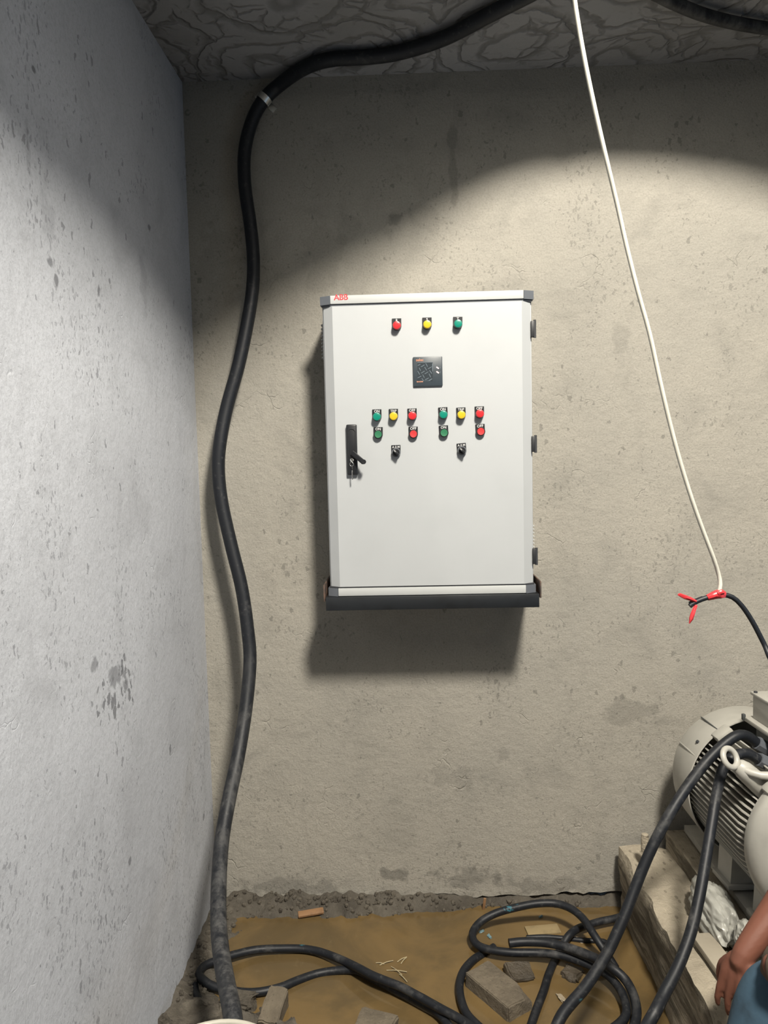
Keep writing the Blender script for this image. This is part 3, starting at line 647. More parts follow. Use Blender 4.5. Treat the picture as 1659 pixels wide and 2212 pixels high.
# ------------------------------------------------------------------ thick hose and its clamp
ZH = ZC-0.030
top = [onz(1230, -60, ZH), onz(1150, -16, ZH), onz(1060, 30, ZH), onz(960, 82, ZH), onz(860, 114, ZH), onz(785, 124, ZH), onz(725, 127, ZH-0.003)]
hose_px = [(680, 137, 0.065), (640, 157, 0.042), (598, 188, 0.033), (571, 214, 0.031), (549, 250, 0.033), (533, 300, 0.036), (527, 350, 0.040), (530, 410, 0.046), (540, 480, 0.052), (547, 550, 0.06), (546, 620, 0.07), (534, 700, 0.085), (515, 790, 0.10), (490, 880, 0.115), (475, 960, 0.13), (472, 1020, 0.135), (480, 1090, 0.14), (500, 1180, 0.15), (522, 1270, 0.165), (535, 1360, 0.185), (540, 1430, 0.21), (531, 1530, 0.27), (515, 1630, 0.35), (496, 1720, 0.44), (480, 1810, 0.54), (473, 1900, 0.65), (472, 1990, 0.77), (478, 2060, 0.88), (490, 2130, 1.0), (505, 2215, 1.13)]
def below_ceiling(px, py, y):
    p = ony(px, py, -y); return p if p.z < ZH else onz(px, py, ZH)
pts = top+[below_ceiling(*a) for a in hose_px]
e = pts[-1]; pts += [e+Vector((0.01, -0.05, -0.12)), e+Vector((0.01, -0.06, -0.36))]
o = B().tube(pts, 0.0232, 18, 0.02).build_at('black_hose', M['hose'], (e.x, e.y, 0.05))
tag(o, 'thick black hose running down the wall corner from the ceiling', 'hose')
hc = ony(571, 214, -0.031); d = (ony(549, 250, -0.033)-ony(598, 188, -0.033)).normalized()
cl = thing('hose_clamp', (hc.x, 0, hc.z), 'shiny metal saddle clamp holding the black hose near the ceiling', 'clamp')
B().tube([hc-d*0.011, hc, hc+d*0.011], 0.0254, 24, 0.006, smooth=False, cap=False).build('band', M['band'], cl)
side = d.cross(Vector((0, -1, 0))).normalized()
for s_ in (-1, 1):
    c = Vector((hc.x, -0.002, hc.z))+side*s_*0.030
    B().box(c, (0.026, 0.003, 0.022), 0.001, rot=(0, math.atan2(side.z, -side.x) if False else -math.atan2(side.z, side.x), 0)).build('tab', M['band'], cl)
o = B().tube([onz(1330, -55, ZH), onz(1400, -22, ZH), onz(1460, 8, ZH), onz(1520, 32, ZH), onz(1590, 50, ZH), onz(1680, 64, ZH), onz(1800, 70, ZH)], 0.019, 14, 0.02).build_at('ceiling_cable', M['hose'], onz(1520, 32, ZC))
tag(o, 'dark cable fixed along the ceiling in the upper right corner', 'cable')
# lamp on its stem in the shaft (above the picture): its own light is set at the top
lamp = thing('globe_lamp', (LAMP.x, LAMP.y, 5.0), 'round site lamp hanging high in the shaft above the ceiling opening', 'lamp')
B().lathe([(0.06, LAMP.z+0.21), (0.07, LAMP.z+0.22), (0.05, LAMP.z+0.30), (0.01, LAMP.z+0.32)], 18, 'Z', (LAMP.x, LAMP.y, 0)).build('lamp_holder', M['black'], lamp)
B().tube([Vector((LAMP.x, LAMP.y, LAMP.z+0.31)), Vector((LAMP.x, LAMP.y, 5.0))], 0.006, 8, smooth=False).build('stem', M['black'], lamp)
# white flex, taped to a black flex
wp = [(1228, -110, 1.33), (1236, -45, 1.34), (1244, 20, 1.35), (1263, 130, 1.36), (1286, 240, 1.37), (1309, 340, 1.38), (1335, 450, 1.40), (1353, 530, 1.41), (1378, 630, 1.42), (1403, 720, 1.43), (1425, 820, 1.44), (1446, 910, 1.45), (1470, 1000, 1.46), (1495, 1080, 1.47), (1520, 1150, 1.48), (1541, 1205, 1.49), (1552, 1240, 1.50), (1556, 1262, 1.50), (1553, 1280, 1.50)]
P = [at(*a) for a in wp]
P = [Vector((P[0].x-0.03, P[0].y-0.06, ZC-0.004)), Vector((P[0].x-0.012, P[0].y-0.02, P[0].z+0.2))]+P
o = B().tube(P, 0.0041, 10, 0.02).build_at('white_flex', M['white_flex'], P[-1]); tag(o, 'thin cream-white electric flex hanging slanted from the ceiling', 'cable')
bp = [(1490, 1309, 1.5), (1500, 1302, 1.5), (1515, 1295, 1.5), (1535, 1289, 1.5), (1560, 1285, 1.5), (1582, 1290, 1.5), (1602, 1308, 1.5), (1625, 1342, 1.5), (1650, 1390, 1.5), (1675, 1440, 1.5)]
P = [at(*a) for a in bp]; P += [Vector((0.78, -1.18, 1.20)), Vector((1.0, -0.97, 1.10)), Vector((1.4, -0.93, 0.85)), Vector((1.95, -0.95, 0.4)), Vector((2.2, -1.0, 0.02)), Vector((2.35, -1.2, 0.01))]
fx = thing('black_flex', P[4], 'black electric flex joined with red tape to the white flex', 'cable')
B().tube(P, 0.0049, 10, 0.01).build('flex', M['cable_clean'], fx)
B().tube([at(1490, 1303, 1.5), at(1502, 1297, 1.502), at(1518, 1291, 1.502)], 0.0036, 8, 0.004).build('core_end', M['cable_clean'], fx)
B().tube([at(1528, 1291, 1.5), at(1538, 1287.5, 1.499), at(1548, 1284, 1.499), at(1557, 1283.5, 1.499), at(1565, 1284, 1.5)], [0.0058, 0.0070, 0.0082, 0.0085, 0.0064], 10, 0.003, wob=0.25).build('red_tape_wrap', M['red_tape'], fx)
B().tube([at(1550, 1282, 1.494), at(1558, 1279, 1.493), at(1564, 1280, 1.493)], [0.0045, 0.0052, 0.0035], 8, 0.003, wob=0.35).build('red_tape_knot', M['red_tape'], fx)
B().tube([at(1503, 1299, 1.498), at(1492, 1294, 1.496), at(1480, 1290, 1.495), at(1468, 1285, 1.494), at(1466, 1287, 1.494)], [0.0030, 0.0038, 0.0042, 0.0036, 0.0024], 8, 0.003, wob=0.25).build('red_tape_tail', M['red_tape'], fx)
B().tube([at(1504, 1307, 1.498), at(1500, 1317, 1.497), at(1496, 1328, 1.496), at(1493, 1337, 1.495), at(1489, 1347, 1.495)], [0.0030, 0.0036, 0.0044, 0.0042, 0.0010], 8, 0.003, wob=0.25).build('red_tape_tail', M['red_tape'], fx)

# ------------------------------------------------------------------ plinth, in two tiers
def rough_block(name, x0, x1, y0, y1, z0, z1, parent, amp=0.012, step=0.03, seed=0):
    nx = max(2, int((x1-x0)/step)); ny = max(2, int((y1-y0)/step)); nz = max(2, int((z1-z0)/step))
    bm = bmesh.new(); idx = {}
    def V(i, j, k):
        if (i, j, k) in idx: return idx[(i, j, k)]
        p = Vector((x0+(x1-x0)*i/nx, y0+(y1-y0)*j/ny, z0+(z1-z0)*k/nz))
        d = noise.noise_vector(p*7+Vector((seed, 0, 0)))*amp + noise.noise_vector(p*26+Vector((0, seed, 0)))*amp*0.5
        e = (i in (0, nx))+(j in (0, ny))+(k in (0, nz))
        if e >= 2: d *= 1.4; d += (Vector(((x0+x1)/2, (y0+y1)/2, (z0+z1)/2))-p).normalized()*amp*0.8*(1+noise.noise(p*18))
        if k == 0: d.z = 0
        v = bm.verts.new(p+d); idx[(i, j, k)] = v; return v
    for i in range(nx):
        for j in range(ny): bm.faces.new([V(i, j, nz), V(i+1, j, nz), V(i+1, j+1, nz), V(i, j+1, nz)])
    for i in range(nx):
        for k in range(nz): bm.faces.new([V(i, 0, k), V(i+1, 0, k), V(i+1, 0, k+1), V(i, 0, k+1)]); bm.faces.new([V(i, ny, k), V(i, ny, k+1), V(i+1, ny, k+1), V(i+1, ny, k)])
    for j in range(ny):
        for k in range(nz): bm.faces.new([V(0, j, k), V(0, j, k+1), V(0, j+1, k+1), V(0, j+1, k)]); bm.faces.new([V(nx, j, k), V(nx, j+1, k), V(nx, j+1, k+1), V(nx, j, k+1)])
    b = B(); b.bm(bm); return b.build(name, M['plinth'], parent, smooth=45)
PZ = 0.25
pn = thing('concrete_plinth', (1.25, -0.5, -0.03), 'rough stepped concrete plinth under the grey electric motor', 'plinth')
rough_block('lower_tier', 0.690, 1.85, -1.00, -0.035, -0.04, PZ, pn, 0.010, 0.026, 1)
rough_block('upper_tier', 0.865, 1.75, -0.95, -0.03, PZ-0.02, 0.312, pn, 0.007, 0.024, 5)
c = at(1393, 1822, 2.72)
o = B().lathe([(0.013, -0.03), (0.0135, 0.02), (0.012, 0.034), (0.004, 0.038)], 14, 'Z', (c.x, c.y, c.z)).build_at('anchor_stub', M['plinth'], (c.x, c.y, c.z-0.03)); tag(o, 'short cement-crusted stub standing on the plinth step near the wall', 'stub')

# ------------------------------------------------------------------ electric motor
MC = Vector((1.077, -0.326, 0.598))
mo = thing('electric_motor', MC, 'large grey finned electric motor with fan cowl on the plinth', 'motor', rot=(-0.021, 0, 0.046))
b = B(); b.lathe([(0.236, 0.0), (0.240, 0.0), (0.2405, 0.004), (0.237, 0.06), (0.2325, 0.150), (0.226, 0.166), (0.205, 0.174), (0.08, 0.176), (0.08, 0.172), (0.203, 0.170), (0.222, 0.162), (0.228, 0.148), (0.233, 0.06), (0.236, 0.0)], 72, cap=(False, False))
cw = b.build('fan_cowl', M['motor'], mo, local=True)
b = B()
for k in range(5): b.torus((0, 0.174, 0), 0.08+k*0.006 if False else 0.016+k*0.015, 0.002, (0, 1, 0), 24, 6)
for k in range(8): a = PI*k/8; b.box((0, 0.174, 0), (0.165, 0.004, 0.004), rot=(0, a, 0))
b.build('fan_grille', M['motor'], cw, local=True)
for ang, col in ((124, 'gasket'), (152, 'rail_white'), (60, 'gasket')):
    a = math.radians(ang)
    B().box((0.2375*math.cos(a), 0.075, 0.2375*math.sin(a)), (0.004, 0.145, 0.0045), 0.0008, rot=(0, PI/2-a, 0)).build('cowl_rib', M['motor'] if col != 'gasket' else M['motor_dark'], cw, local=True)
a = math.radians(142)
b = B(); b.lathe([(0.006, -0.003), (0.006, 0.003), (0.003, 0.005)], 12, 'Z'); mat3 = Euler((0, PI/2-a, 0)).to_matrix()
b.v = [mat3 @ v+Vector((0.240*math.cos(a), 0.045, 0.240*math.sin(a))) for v in b.v]; b.build('cowl_screw', M['gasket'], cw, local=True)
b = B(); b.lathe([(0.13, 0.06), (0.154, 0.055), (0.156, 0.03), (0.156, -0.385), (0.150, -0.40)], 64); b.build('stator_housing', M['motor_core_shade'], mo, local=True)
# cooling fins, one mesh shared
fb = B(); y0f, y1f = 0.035, -0.372
fb.add([(-0.0026, y0f, 0.150), (0.0026, y0f, 0.150), (0.0026, y1f, 0.150), (-0.0026, y1f, 0.150), (-0.0021, y0f, 0.222), (0.0021, y0f, 0.222), (0.0021, y1f+0.06, 0.225), (-0.0021, y1f+0.06, 0.225), (0.0021, y1f, 0.210), (-0.0021, y1f, 0.210)],
       [[0, 1, 5, 4], [4, 5, 6, 7], [7, 6, 8, 9], [9, 8, 2, 3], [1, 2, 8, 6, 5], [0, 4, 7, 9, 3], [0, 3, 2, 1]])
fin_me = fb.mesh('fin', M['motor'], smooth=0)
for k in range(76):
    ang = k*360.0/76
    if 72 < ang < 118: continue            # terminal box neck
    if 127 < ang < 134: continue           # boss of the lifting eye
    put('fin', fin_me, mo, (0, 0, 0), (0, math.radians(90-ang), 0))
# terminal box on its neck
B().box((0.02, -0.21, 0.205), (0.17, 0.22, 0.11), 0.006).build('box_neck', M['motor_dark'], mo, local=True)
tb = B().box((0.025, -0.205, 0.266), (0.235, 0.265, 0.014), 0.003).box((0.025, -0.205, 0.309), (0.195, 0.225, 0.078), 0.006).build('terminal_box', M['motor'], mo, local=True)
B().box((0.025, -0.205, 0.3525), (0.205, 0.235, 0.010), 0.003).build('terminal_box_lid', M['motor'], tb, local=True)
for dx, dy in ((-0.068, -0.305), (-0.068, -0.105), (0.118, -0.105), (0.118, -0.305)):
    B().lathe([(0.006, 0.357), (0.006, 0.362)], 8, 'Z', (dx, dy, 0)).build('lid_screw', M['gasket'], tb, local=True)
B().box((-0.094, -0.080, 0.272), (0.010, 0.012, 0.020), 0.002).build('earth_lug', M['motor_dark'], tb, local=True)
# lifting eye on its boss
lc = Euler((-0.021, 0, 0.046)).to_matrix().inverted() @ (at(1577, 1637, 2.225)-MC)
r0 = math.hypot(lc.x, lc.z); er = Vector((lc.x, 0, lc.z))/r0; ec = Vector((0, lc.y, 0))
eb = B().tube([ec+er*0.150, ec+er*(r0-0.055), ec+er*(r0-0.028)], [0.034, 0.028, 0.015], 16, 0.01).build('eye_boss', M['motor'], mo, local=True)
ev = Vector((0.45, -0.75, 0.42)); ev = (ev-er*ev.dot(er)).normalized()
B().torus(ec+er*r0, 0.0265, 0.0085, ev, 32, 12).build('lifting_eye', M['motor'], eb, local=True)
B().tube([ec+er*(r0-0.045)+Vector((0, -0.01, 0)), ec+er*(r0-0.055)+Vector((0.03, -0.04, 0.0)), Vector((-0.09, -0.37, 0.200))], [0.012, 0.011, 0.014], 10, 0.02).build('web_rib', M['motor'], mo, local=True)
B().box((-0.128, -0.012, 0.192), (0.06, 0.05, 0.03), 0.006, rot=(0, math.radians(-36), 0)).build('cowl_lug', M['motor'], mo, local=True)
B().box((-0.150, -0.385, 0.165), (0.055, 0.05, 0.045), 0.008, rot=(0, math.radians(-40), 0)).build('shield_lug', M['motor'], mo, local=True)
B().lathe([(0.011, -0.425), (0.011, -0.408)], 6, c=(-0.152, 0, 0.166)).build('shield_bolt', M['grey_cap'], mo, local=True)
# drive end
b = B(); b.lathe([(0.205, -0.360), (0.232, -0.368), (0.238, -0.392), (0.236, -0.410), (0.222, -0.432), (0.185, -0.452), (0.12, -0.470), (0.075, -0.474)], 72); b.build('end_shield', M['motor'], mo, local=True)
b = B(); b.lathe([(0.034, -0.47), (0.034, -0.58), (0.031, -0.585)], 32); b.build('shaft', M['chrome'], mo, local=True)
for sx in (-1, 1):
    for yy in (-0.115, -0.345):
        b = B(); b.add([(sx*0.08, yy-0.045, -0.16), (sx*0.165, yy-0.045, -0.12), (sx*0.172, yy-0.045, -0.232), (sx*0.08, yy-0.045, -0.232), (sx*0.08, yy+0.045, -0.16), (sx*0.165, yy+0.045, -0.12), (sx*0.172, yy+0.045, -0.232), (sx*0.08, yy+0.045, -0.232)], [[0, 1, 2, 3], [7, 6, 5, 4], [0, 4, 5, 1], [1, 5, 6, 2], [2, 6, 7, 3], [3, 7, 4, 0]])
        b.box((sx*0.138, yy, -0.241), (0.095, 0.115, 0.016), 0.003); b.build('foot', M['motor'], mo, local=True)
inv = Euler((-0.021, 0, 0.046)).to_matrix().inverted()
for a_, b_ in (((1634, 1604, 2.355), (1660, 1620, 2.36)), ((1638, 1640, 2.30), (1664, 1653, 2.305))):
    B().tube([inv @ (at(*a_)-MC), inv @ (at(*b_)-MC)], 0.021, 8, smooth=False).build('cable_gland', M['grey_cap'], mo, local=True)
# steel rails under the feet
for sx, nm in ((-1, 'left'), (1, 'right')):
    o = B().box((1.09+sx*0.138, -0.50, 0.341), (0.062, 0.86, 0.006), 0.001).box((1.09+sx*0.166, -0.50, 0.331), (0.006, 0.86, 0.020), 0.001).box((1.09+sx*0.110, -0.50, 0.331), (0.006, 0.86, 0.020), 0.001).build_at('base_rail', M['motor'], (1.09+sx*0.138, -0.50, 0.321))
    tag(o, 'steel base rail under the motor feet on the side '+('nearest the cabinet' if sx < 0 else 'away from the cabinet'), 'rail', 'motor base rails')
# motor supply cables hanging from the terminal box
def cable(name, pts, r, mat, label, loc=None, tail=None, seg=14):
    P = [Vector(p) for p in pts]+[Vector(t) for t in (tail or [])]
    o = B().tube(P, r, seg, 0.012, wob=0.03).build_at(name, M[mat], loc or P[-1]); return tag(o, label, 'cable')
c1 = [(1634, 1604, 2.355), (1614, 1590, 2.35), (1592, 1589, 2.34), (1560, 1611, 2.33), (1522, 1650, 2.31), (1482, 1703, 2.29), (1443, 1765, 2.26), (1405, 1838, 2.24), (1375, 1910, 2.22), (1347, 1983, 2.19), (1312, 2058, 2.16), (1266, 2130, 2.13), (1208, 2204, 2.10)]
P = [at(*a) for a in c1]; e = P[-1]
cable('motor_cable', P, 0.0158, 'cable_dusty', 'long black motor cable sweeping from the terminal box over the coil', tail=[e+Vector((-0.08, -0.10, -0.10)), e+Vector((-0.16, -0.2, -0.135)), e+Vector((-0.28, -0.3, -0.13))])
c2 = [(1638, 1640, 2.30), (1614, 1628, 2.297), (1588, 1632, 2.288), (1564, 1656, 2.278), (1549, 1710, 2.262), (1537, 1780, 2.22), (1524, 1860, 2.17), (1510, 1940, 2.12), (1492, 2015, 2.07), (1466, 2085, 2.02), (1434, 2148, 1.97), (1400, 2212, 1.92)]
P = [at(*a) for a in c2]; e = P[-1]
cable('motor_cable', P, 0.0152, 'cable_dusty', 'second black motor cable hanging steeply past the lifting eye and plinth', tail=[e+Vector((-0.10, -0.01, -0.16)), e+Vector((-0.24, 0.0, -0.32)), e+Vector((-0.42, -0.02, -0.345))])

# ------------------------------------------------------------------ cables on the floor
rc = 0.0134
def fl(lst, z=rc): return [onz(a[0], a[1], a[2] if len(a) > 2 else z) for a in lst]
cable('floor_cable', fl([(985, 2240, 0.02), (950, 2192, 0.02), (905, 2164, 0.02), (862, 2143, 0.018), (836, 2129, 0.018), (802, 2111, 0.018), (768, 2096, 0.016), (727, 2097, 0.008), (684, 2104, 0.005), (640, 2119, 0.008), (606, 2133, 0.012), (560, 2143, 0.014), (519, 2143, 0.014), (467, 2133, 0.02), (440, 2118, 0.03), (430, 2104, 0.034), (440, 2088, 0.036), (462, 2077, 0.034), (500, 2064, 0.028), (553, 2052, 0.022), (611, 2049, 0.018), (655, 2050, 0.016), (690, 2056, 0.018), (727, 2069, 0.026), (768, 2088, 0.040), (802, 2106, 0.046), (836, 2120, 0.047), (866, 2132, 0.047), (900, 2150, 0.046), (950, 2178, 0.045), (1000, 2206, 0.045), (1060, 2250, 0.045)]), rc, 'cable', 'black cable looping under the thick hose at the left of the pool')
cable('floor_cable', fl([(428, 2100, 0.012), (422, 2118, 0.012), (422, 2140, 0.016), (430, 2158, 0.02), (445, 2168, 0.0)]), 0.012, 'cable', 'short black cable end curling into the mud beside the left wall')
def c5(lst): return [((860+a[0]/3.318), (1850+a[1]/3.318))+tuple(a[2:]) for a in lst]
cable('coiled_cable', fl(c5([(1560, 800, 0.012), (1510, 720, 0.03), (1455, 640, 0.055), (1400, 555, 0.075), (1330, 450, 0.09), (1240, 375, 0.10), (1130, 338, 0.10), (1000, 338, 0.098), (850, 365, 0.085), (700, 408, 0.066), (590, 470, 0.048), (535, 545, 0.036), (545, 610, 0.033), (600, 652, 0.033), (700, 677, 0.035), (830, 690, 0.037), (1000, 692, 0.038), (1150, 706, 0.044), (1280, 742, 0.044), (1400, 793, 0.042), (1500, 850, 0.04), (1580, 935, 0.036), (1625, 1035, 0.03), (1635, 1130, 0.024), (1590, 1195, 0.02), (1500, 1260, 0.015)])), rc, 'cable', 'black cable whose upper loop arches over the pool by the wall')
cable('coiled_cable', fl(c5([(795, 622, 0.066), (900, 612, 0.068), (1050, 617, 0.072), (1180, 643, 0.076), (1320, 690, 0.079), (1440, 742, 0.081), (1540, 803, 0.080), (1630, 885, 0.060), (1690, 1000, 0.045), (1710, 1130, 0.03), (1680, 1270, 0.02)])), rc*1.08, 'cable', 'black cable with a blunt cut end lying across the coil')
cable('coiled_cable', fl(c5([(690, 650, 0.0), (630, 690, 0.0), (548, 735, 0.010), (470, 820, 0.014), (440, 920, 0.016), (452, 1030, 0.016), (490, 1125, 0.016), (555, 1200, 0.016), (660, 1290, 0.016)])), rc, 'cable', 'black cable curving round the left side of the whole brick')
cable('coiled_cable', fl(c5([(920, 582, 0.006), (1050, 577, 0.008), (1180, 586, 0.004), (1330, 602, 0.006), (1470, 608, 0.008), (1530, 640, 0.008)])), 0.0085, 'cable_clean', 'thin wet shiny black cable just above the coil')
cable('coiled_cable', fl(c5([(1600, 432, 0.03), (1550, 446, 0.03), (1450, 466, 0.03), (1370, 490, 0.028), (1290, 517, 0.032), (1225, 565, 0.034), (1180, 635, 0.016), (1120, 750, 0.003), (1078, 850, 0.008), (1048, 950, 0.012), (1010, 1050, 0.012), (960, 1190, 0.012), (930, 1290, 0.012)])), rc*0.98, 'cable_dusty', 'mud-caked black cable with blue paint running behind the bricks')

# ------------------------------------------------------------------ bricks, stones and litter
o = rock('cement_brick', M['brick'], (0.1815, -0.507, 0.012), (0.104, 0.205, 0.070), (0.0, 0.0, math.radians(36)), 0.018, 5, 3, 0.03, 0.30); tag(o, 'whole grey cement brick standing in the pool beside the coil', 'brick')
o = rock('broken_brick', M['brick_wet'], (0.262, -0.402, -0.004), (0.085, 0.07, 0.05), (0.2, 0.1, 0.3), 0.10, 4, 8, 0.06); tag(o, 'wet shiny broken brick just behind the whole brick', 'brick')
o = rock('muddy_stone', M['brick_wet'], tuple(onz(1238, 2106, 0.0)), (0.07, 0.06, 0.03), (0.1, 0.1, 0.9), 0.16, 4, 5, 0.12); tag(o, 'low wet stone in the water right of the bricks', 'stone')
o = rock('brick_half', M['brick'], (-0.522, -0.602, 0.022), (0.062, 0.110, 0.085), (0.42, 0.1, -0.18), 0.06, 4, 11, 0.05); tag(o, 'tilted half brick near the foot of the thick hose', 'brick')
o = rock('sunken_brick', M['brick'], (-0.215, -0.690, 0.012), (0.115, 0.150, 0.06), (0.03, 0.0, -0.35), 0.05, 4, 15, 0.05); tag(o, 'brick at the bottom edge between the two cable loops', 'brick')
o = rock('mud_clod', M['stone'], (-0.745, -0.675, 0.03), (0.17, 0.12, 0.10), (0, 0, 0.2), 0.22, 5, 21, 0.1); tag(o, 'dark lumpy mud clod at the foot of the left wall', 'stone')
o = rock('mud_clod', M['stone'], (-0.645, -0.545, 0.012), (0.10, 0.07, 0.05), (0, 0, -0.3), 0.2, 5, 25, 0.1); tag(o, 'flat muddy clod right behind the thick hose', 'stone')
o = rock('rubble_stone', M['stone'], (-0.47, -0.69, 0.02), (0.07, 0.06, 0.05), (0.2, 0, 0.5), 0.2, 4, 31, 0.1); tag(o, 'small grey stone right of the bucket rim', 'stone')
a = onz(606, 2066, 0.020); c = onz(683, 2066, 0.020)
b = B(); b.tube([a, a*0.97+c*0.03, a*0.7+c*0.3, a*0.35+c*0.65, a*0.03+c*0.97, c], [0.010, 0.0175, 0.0195, 0.0190, 0.0180, 0.011], 18, 0.006, wob=0.22); o = b.build_at('mortar_plug', M['plug'], (a+c)/2); tag(o, 'pale crumbly cylindrical mortar lump floating beside the cable', 'rubble')
a = onz(644, 1976, 0.012); c = onz(699, 1967, 0.016)
o = B().box((a+c)/2, ((c-a).length, 0.026, 0.010), 0.002, rot=(0.25, -0.05, math.atan2(c.y-a.y, c.x-a.x))).build_at('wood_offcut', M['wood'], (a+c)/2); tag(o, 'orange-brown wood offcut at the muddy foot of the wall', 'wood')
a = onz(1046, 1966, 0.0); o = B().box(a+Vector((0.0, 0.002, 0.02)), (0.010, 0.006, 0.06), 0.001, rot=(0.2, 0.1, 0)).build_at('wood_splinter', M['wood'], a); tag(o, 'small upright wood splinter at the wall above the coil', 'wood')
a = onz(1137, 2012, 0.003); c = onz(1208, 2006, 0.003)
o = B().box((a+c)/2, ((c-a).length, 0.050, 0.008), 0.002, rot=(0.02, 0, math.atan2(c.y-a.y, c.x-a.x))).build_at('board_scrap', M['wood_pale'], (a+c)/2); tag(o, 'pale flat board scrap lying in the water inside the coil loop', 'wood')
b = B()
for (x, y, an, L) in [(820, 2085, 0.4, 0.05), (845, 2088, -0.9, 0.06), (858, 2078, 0.6, 0.04), (866, 2082, 1.0, 0.035), (835, 2096, -0.2, 0.07), (862, 2104, -1.0, 0.05), (812, 2080, -0.3, 0.03)]:
    p = onz(x, y, 0.002); dv = Vector((math.cos(an), math.sin(an), 0.06))*L
    b.tube([p, p+dv*0.5+Vector((0, 0, 0.003)), p+dv], 0.0016, 6, 0.01)
o = b.build_at('straw_wisps', M['straw'], onz(840, 2088, 0)); tag(o, 'wisps of straw floating in the middle of the pool', 'straw', kind='stuff')
for (x, y, lab, mt_, s_) in [(1040, 2012, 'tiny blue plastic flake inside the coil loop, leftmost', 'flake', 0.018), (1057, 2023, 'tiny blue plastic flake near the blunt cable end', 'flake', 0.02), (1168, 1980, 'tiny blue plastic flake under the cable arch', 'flake', 0.014), (1212, 2155, 'small pale paper scrap in the water near the lower right', 'paper', 0.035), (1252, 2140, 'tiny pale pebble beside the lower right paper scrap', 'paper', 0.014), (1250, 2030, 'small crumpled plastic scrap behind the crossing cables', 'paper', 0.03)]:
    if 'flake' not in M: M['flake'] = flat('faded_blue_plastic', (0.22, 0.36, 0.40, 1), 0.4); M['paper'] = flat('dirty_pale_scrap', (0.50, 0.42, 0.30, 1), 0.6)
    p = onz(x, y, 0.003); o = rock('litter_scrap', M[mt_], p, (s_, s_*0.5, 0.006), (0.2, 0.1, x*0.1), 0.25, 3, x, 0.1); tag(o, lab, 'litter')
b = B(); rs = random.Random(3)
for k in range(420):
    if k < 300:
        x = rs.uniform(XL+0.02, 0.55); y = -abs(rs.gauss(0, 0.05))-0.005
    else:
        x = XL+abs(rs.gauss(0, 0.07))+0.01; y = rs.uniform(-0.75, -0.05)
    z = floor_z(x, y)
    if z < -0.004: continue
    r = rs.uniform(0.003, 0.011); bm = bmesh.new(); bmesh.ops.create_icosphere(bm, subdivisions=1, radius=r)
    for v in bm.verts: v.co = v.co*(1+0.5*noise.noise(v.co*90+Vector((k, 0, 0))))+Vector((x, y, z+r*0.25))
    b.bm(bm)
o = b.build_at('mud_crumbs', M['stone'], (0, -0.05, 0), smooth=0); tag(o, 'crumbs of mud and grit along the foot of the walls', 'grit', kind='stuff')
# bucket whose rim shows at the bottom edge
p = onz(492, 2200, 0.46); RB = 0.15
bc = thing('plastic_bucket', (p.x, p.y-RB, floor_z(p.x, p.y-RB)), 'cream plastic bucket with the thick hose dropping into it', 'bucket')
z0 = floor_z(p.x, p.y-RB)
B().lathe([(0.115, z0), (RB-0.003, 0.445), (RB-0.006, 0.445), (0.112, z0+0.006)], 48, 'Z', (p.x, p.y-RB, 0), cap=(True, True)).build('bucket_wall', M['bucket'], bc)
B().torus((p.x, p.y-RB, 0.453), RB-0.002, 0.0065, (0, 0, 1), 56, 10).build('rim', M['bucket'], bc)
# plank and wrapped film on the plinth
a = onz(1497, 2026, 0.276); c = onz(1562, 2118, 0.276)
o = B().box((a+c)/2+Vector((0.028, 0, 0)), (0.062, (c-a).length+0.02, 0.020), 0.003, rot=(0.0, 0, math.atan2(c.y-a.y, c.x-a.x)+PI/2)).build_at('plank_scrap', M['plank'], (a+c)/2+Vector((0.03, 0, -0.01))); tag(o, 'short cement-smeared plank lying on the plinth before the plastic film', 'plank')
def film(name, c, size, label, seed):
    bm = bmesh.new(); bmesh.ops.create_icosphere(bm, subdivisions=5, radius=1.0)
    for v in bm.verts:
        p = v.co.copy(); k = 1+0.20*noise.noise(p*1.7+Vector((seed, 0, 0)))
        rd = abs(noise.noise(Vector((p.x*3.2+seed, p.y*2.2, p.z*3.2))))+0.22*abs(noise.noise(p*6+Vector((0, seed, 0))))
        k += 0.30*(0.35-rd)
        q_ = p*k
        if q_.z < -0.45: q_.z = -0.45
        v.co = Vector((q_.x*size[0], q_.y*size[1], q_.z*size[2]))+Vector(c)
    b = B(); b.bm(bm); o = b.build_at(name, M['bag'], (c[0], c[1], c[2]-size[2]*0.45), smooth=60); return tag(o, label, 'plastic film')
film('plastic_film', (0.848, -0.545, 0.300), (0.052, 0.135, 0.075), 'crumpled grey-white plastic film bunched at the plinth edge', 2.0)
film('plastic_film', (0.868, -0.735, 0.345), (0.035, 0.05, 0.045), 'smaller twist of white film beside the motor foot', 9.0)

# ------------------------------------------------------------------ worker squatting beside the plinth
def body_mesh(chains, voxel, name, mat, origin):
    b = B()
    for pts, rs in chains: b.tube(pts, rs, 14, 0.014)
    for pts, rs in chains:
        for p, r in ((pts[0], rs[0]), (pts[-1], rs[-1])):
            bm = bmesh.new(); bmesh.ops.create_icosphere(bm, subdivisions=2, radius=r)
            for v in bm.verts: v.co += Vector(p)
            b.bm(bm)
    me = b.mesh(name, mat, origin, smooth=0)
    ob = bpy.data.objects.new(name, me); COL.objects.link(ob)
    md = ob.modifiers.new('r', 'REMESH'); md.mode = 'VOXEL'; md.voxel_size = voxel; md.use_smooth_shade = True
    sm = ob.modifiers.new('s', 'SMOOTH'); sm.iterations = 3; sm.factor = 0.5
    dg = bpy.context.evaluated_depsgraph_get(); m2 = bpy.data.meshes.new_from_object(ob.evaluated_get(dg)); bpy.data.objects.remove(ob); bpy.data.meshes.remove(me)
    m2.name = name; m2.shade_smooth()
    if not m2.materials: m2.materials.append(mat)
    return m2
V = Vector
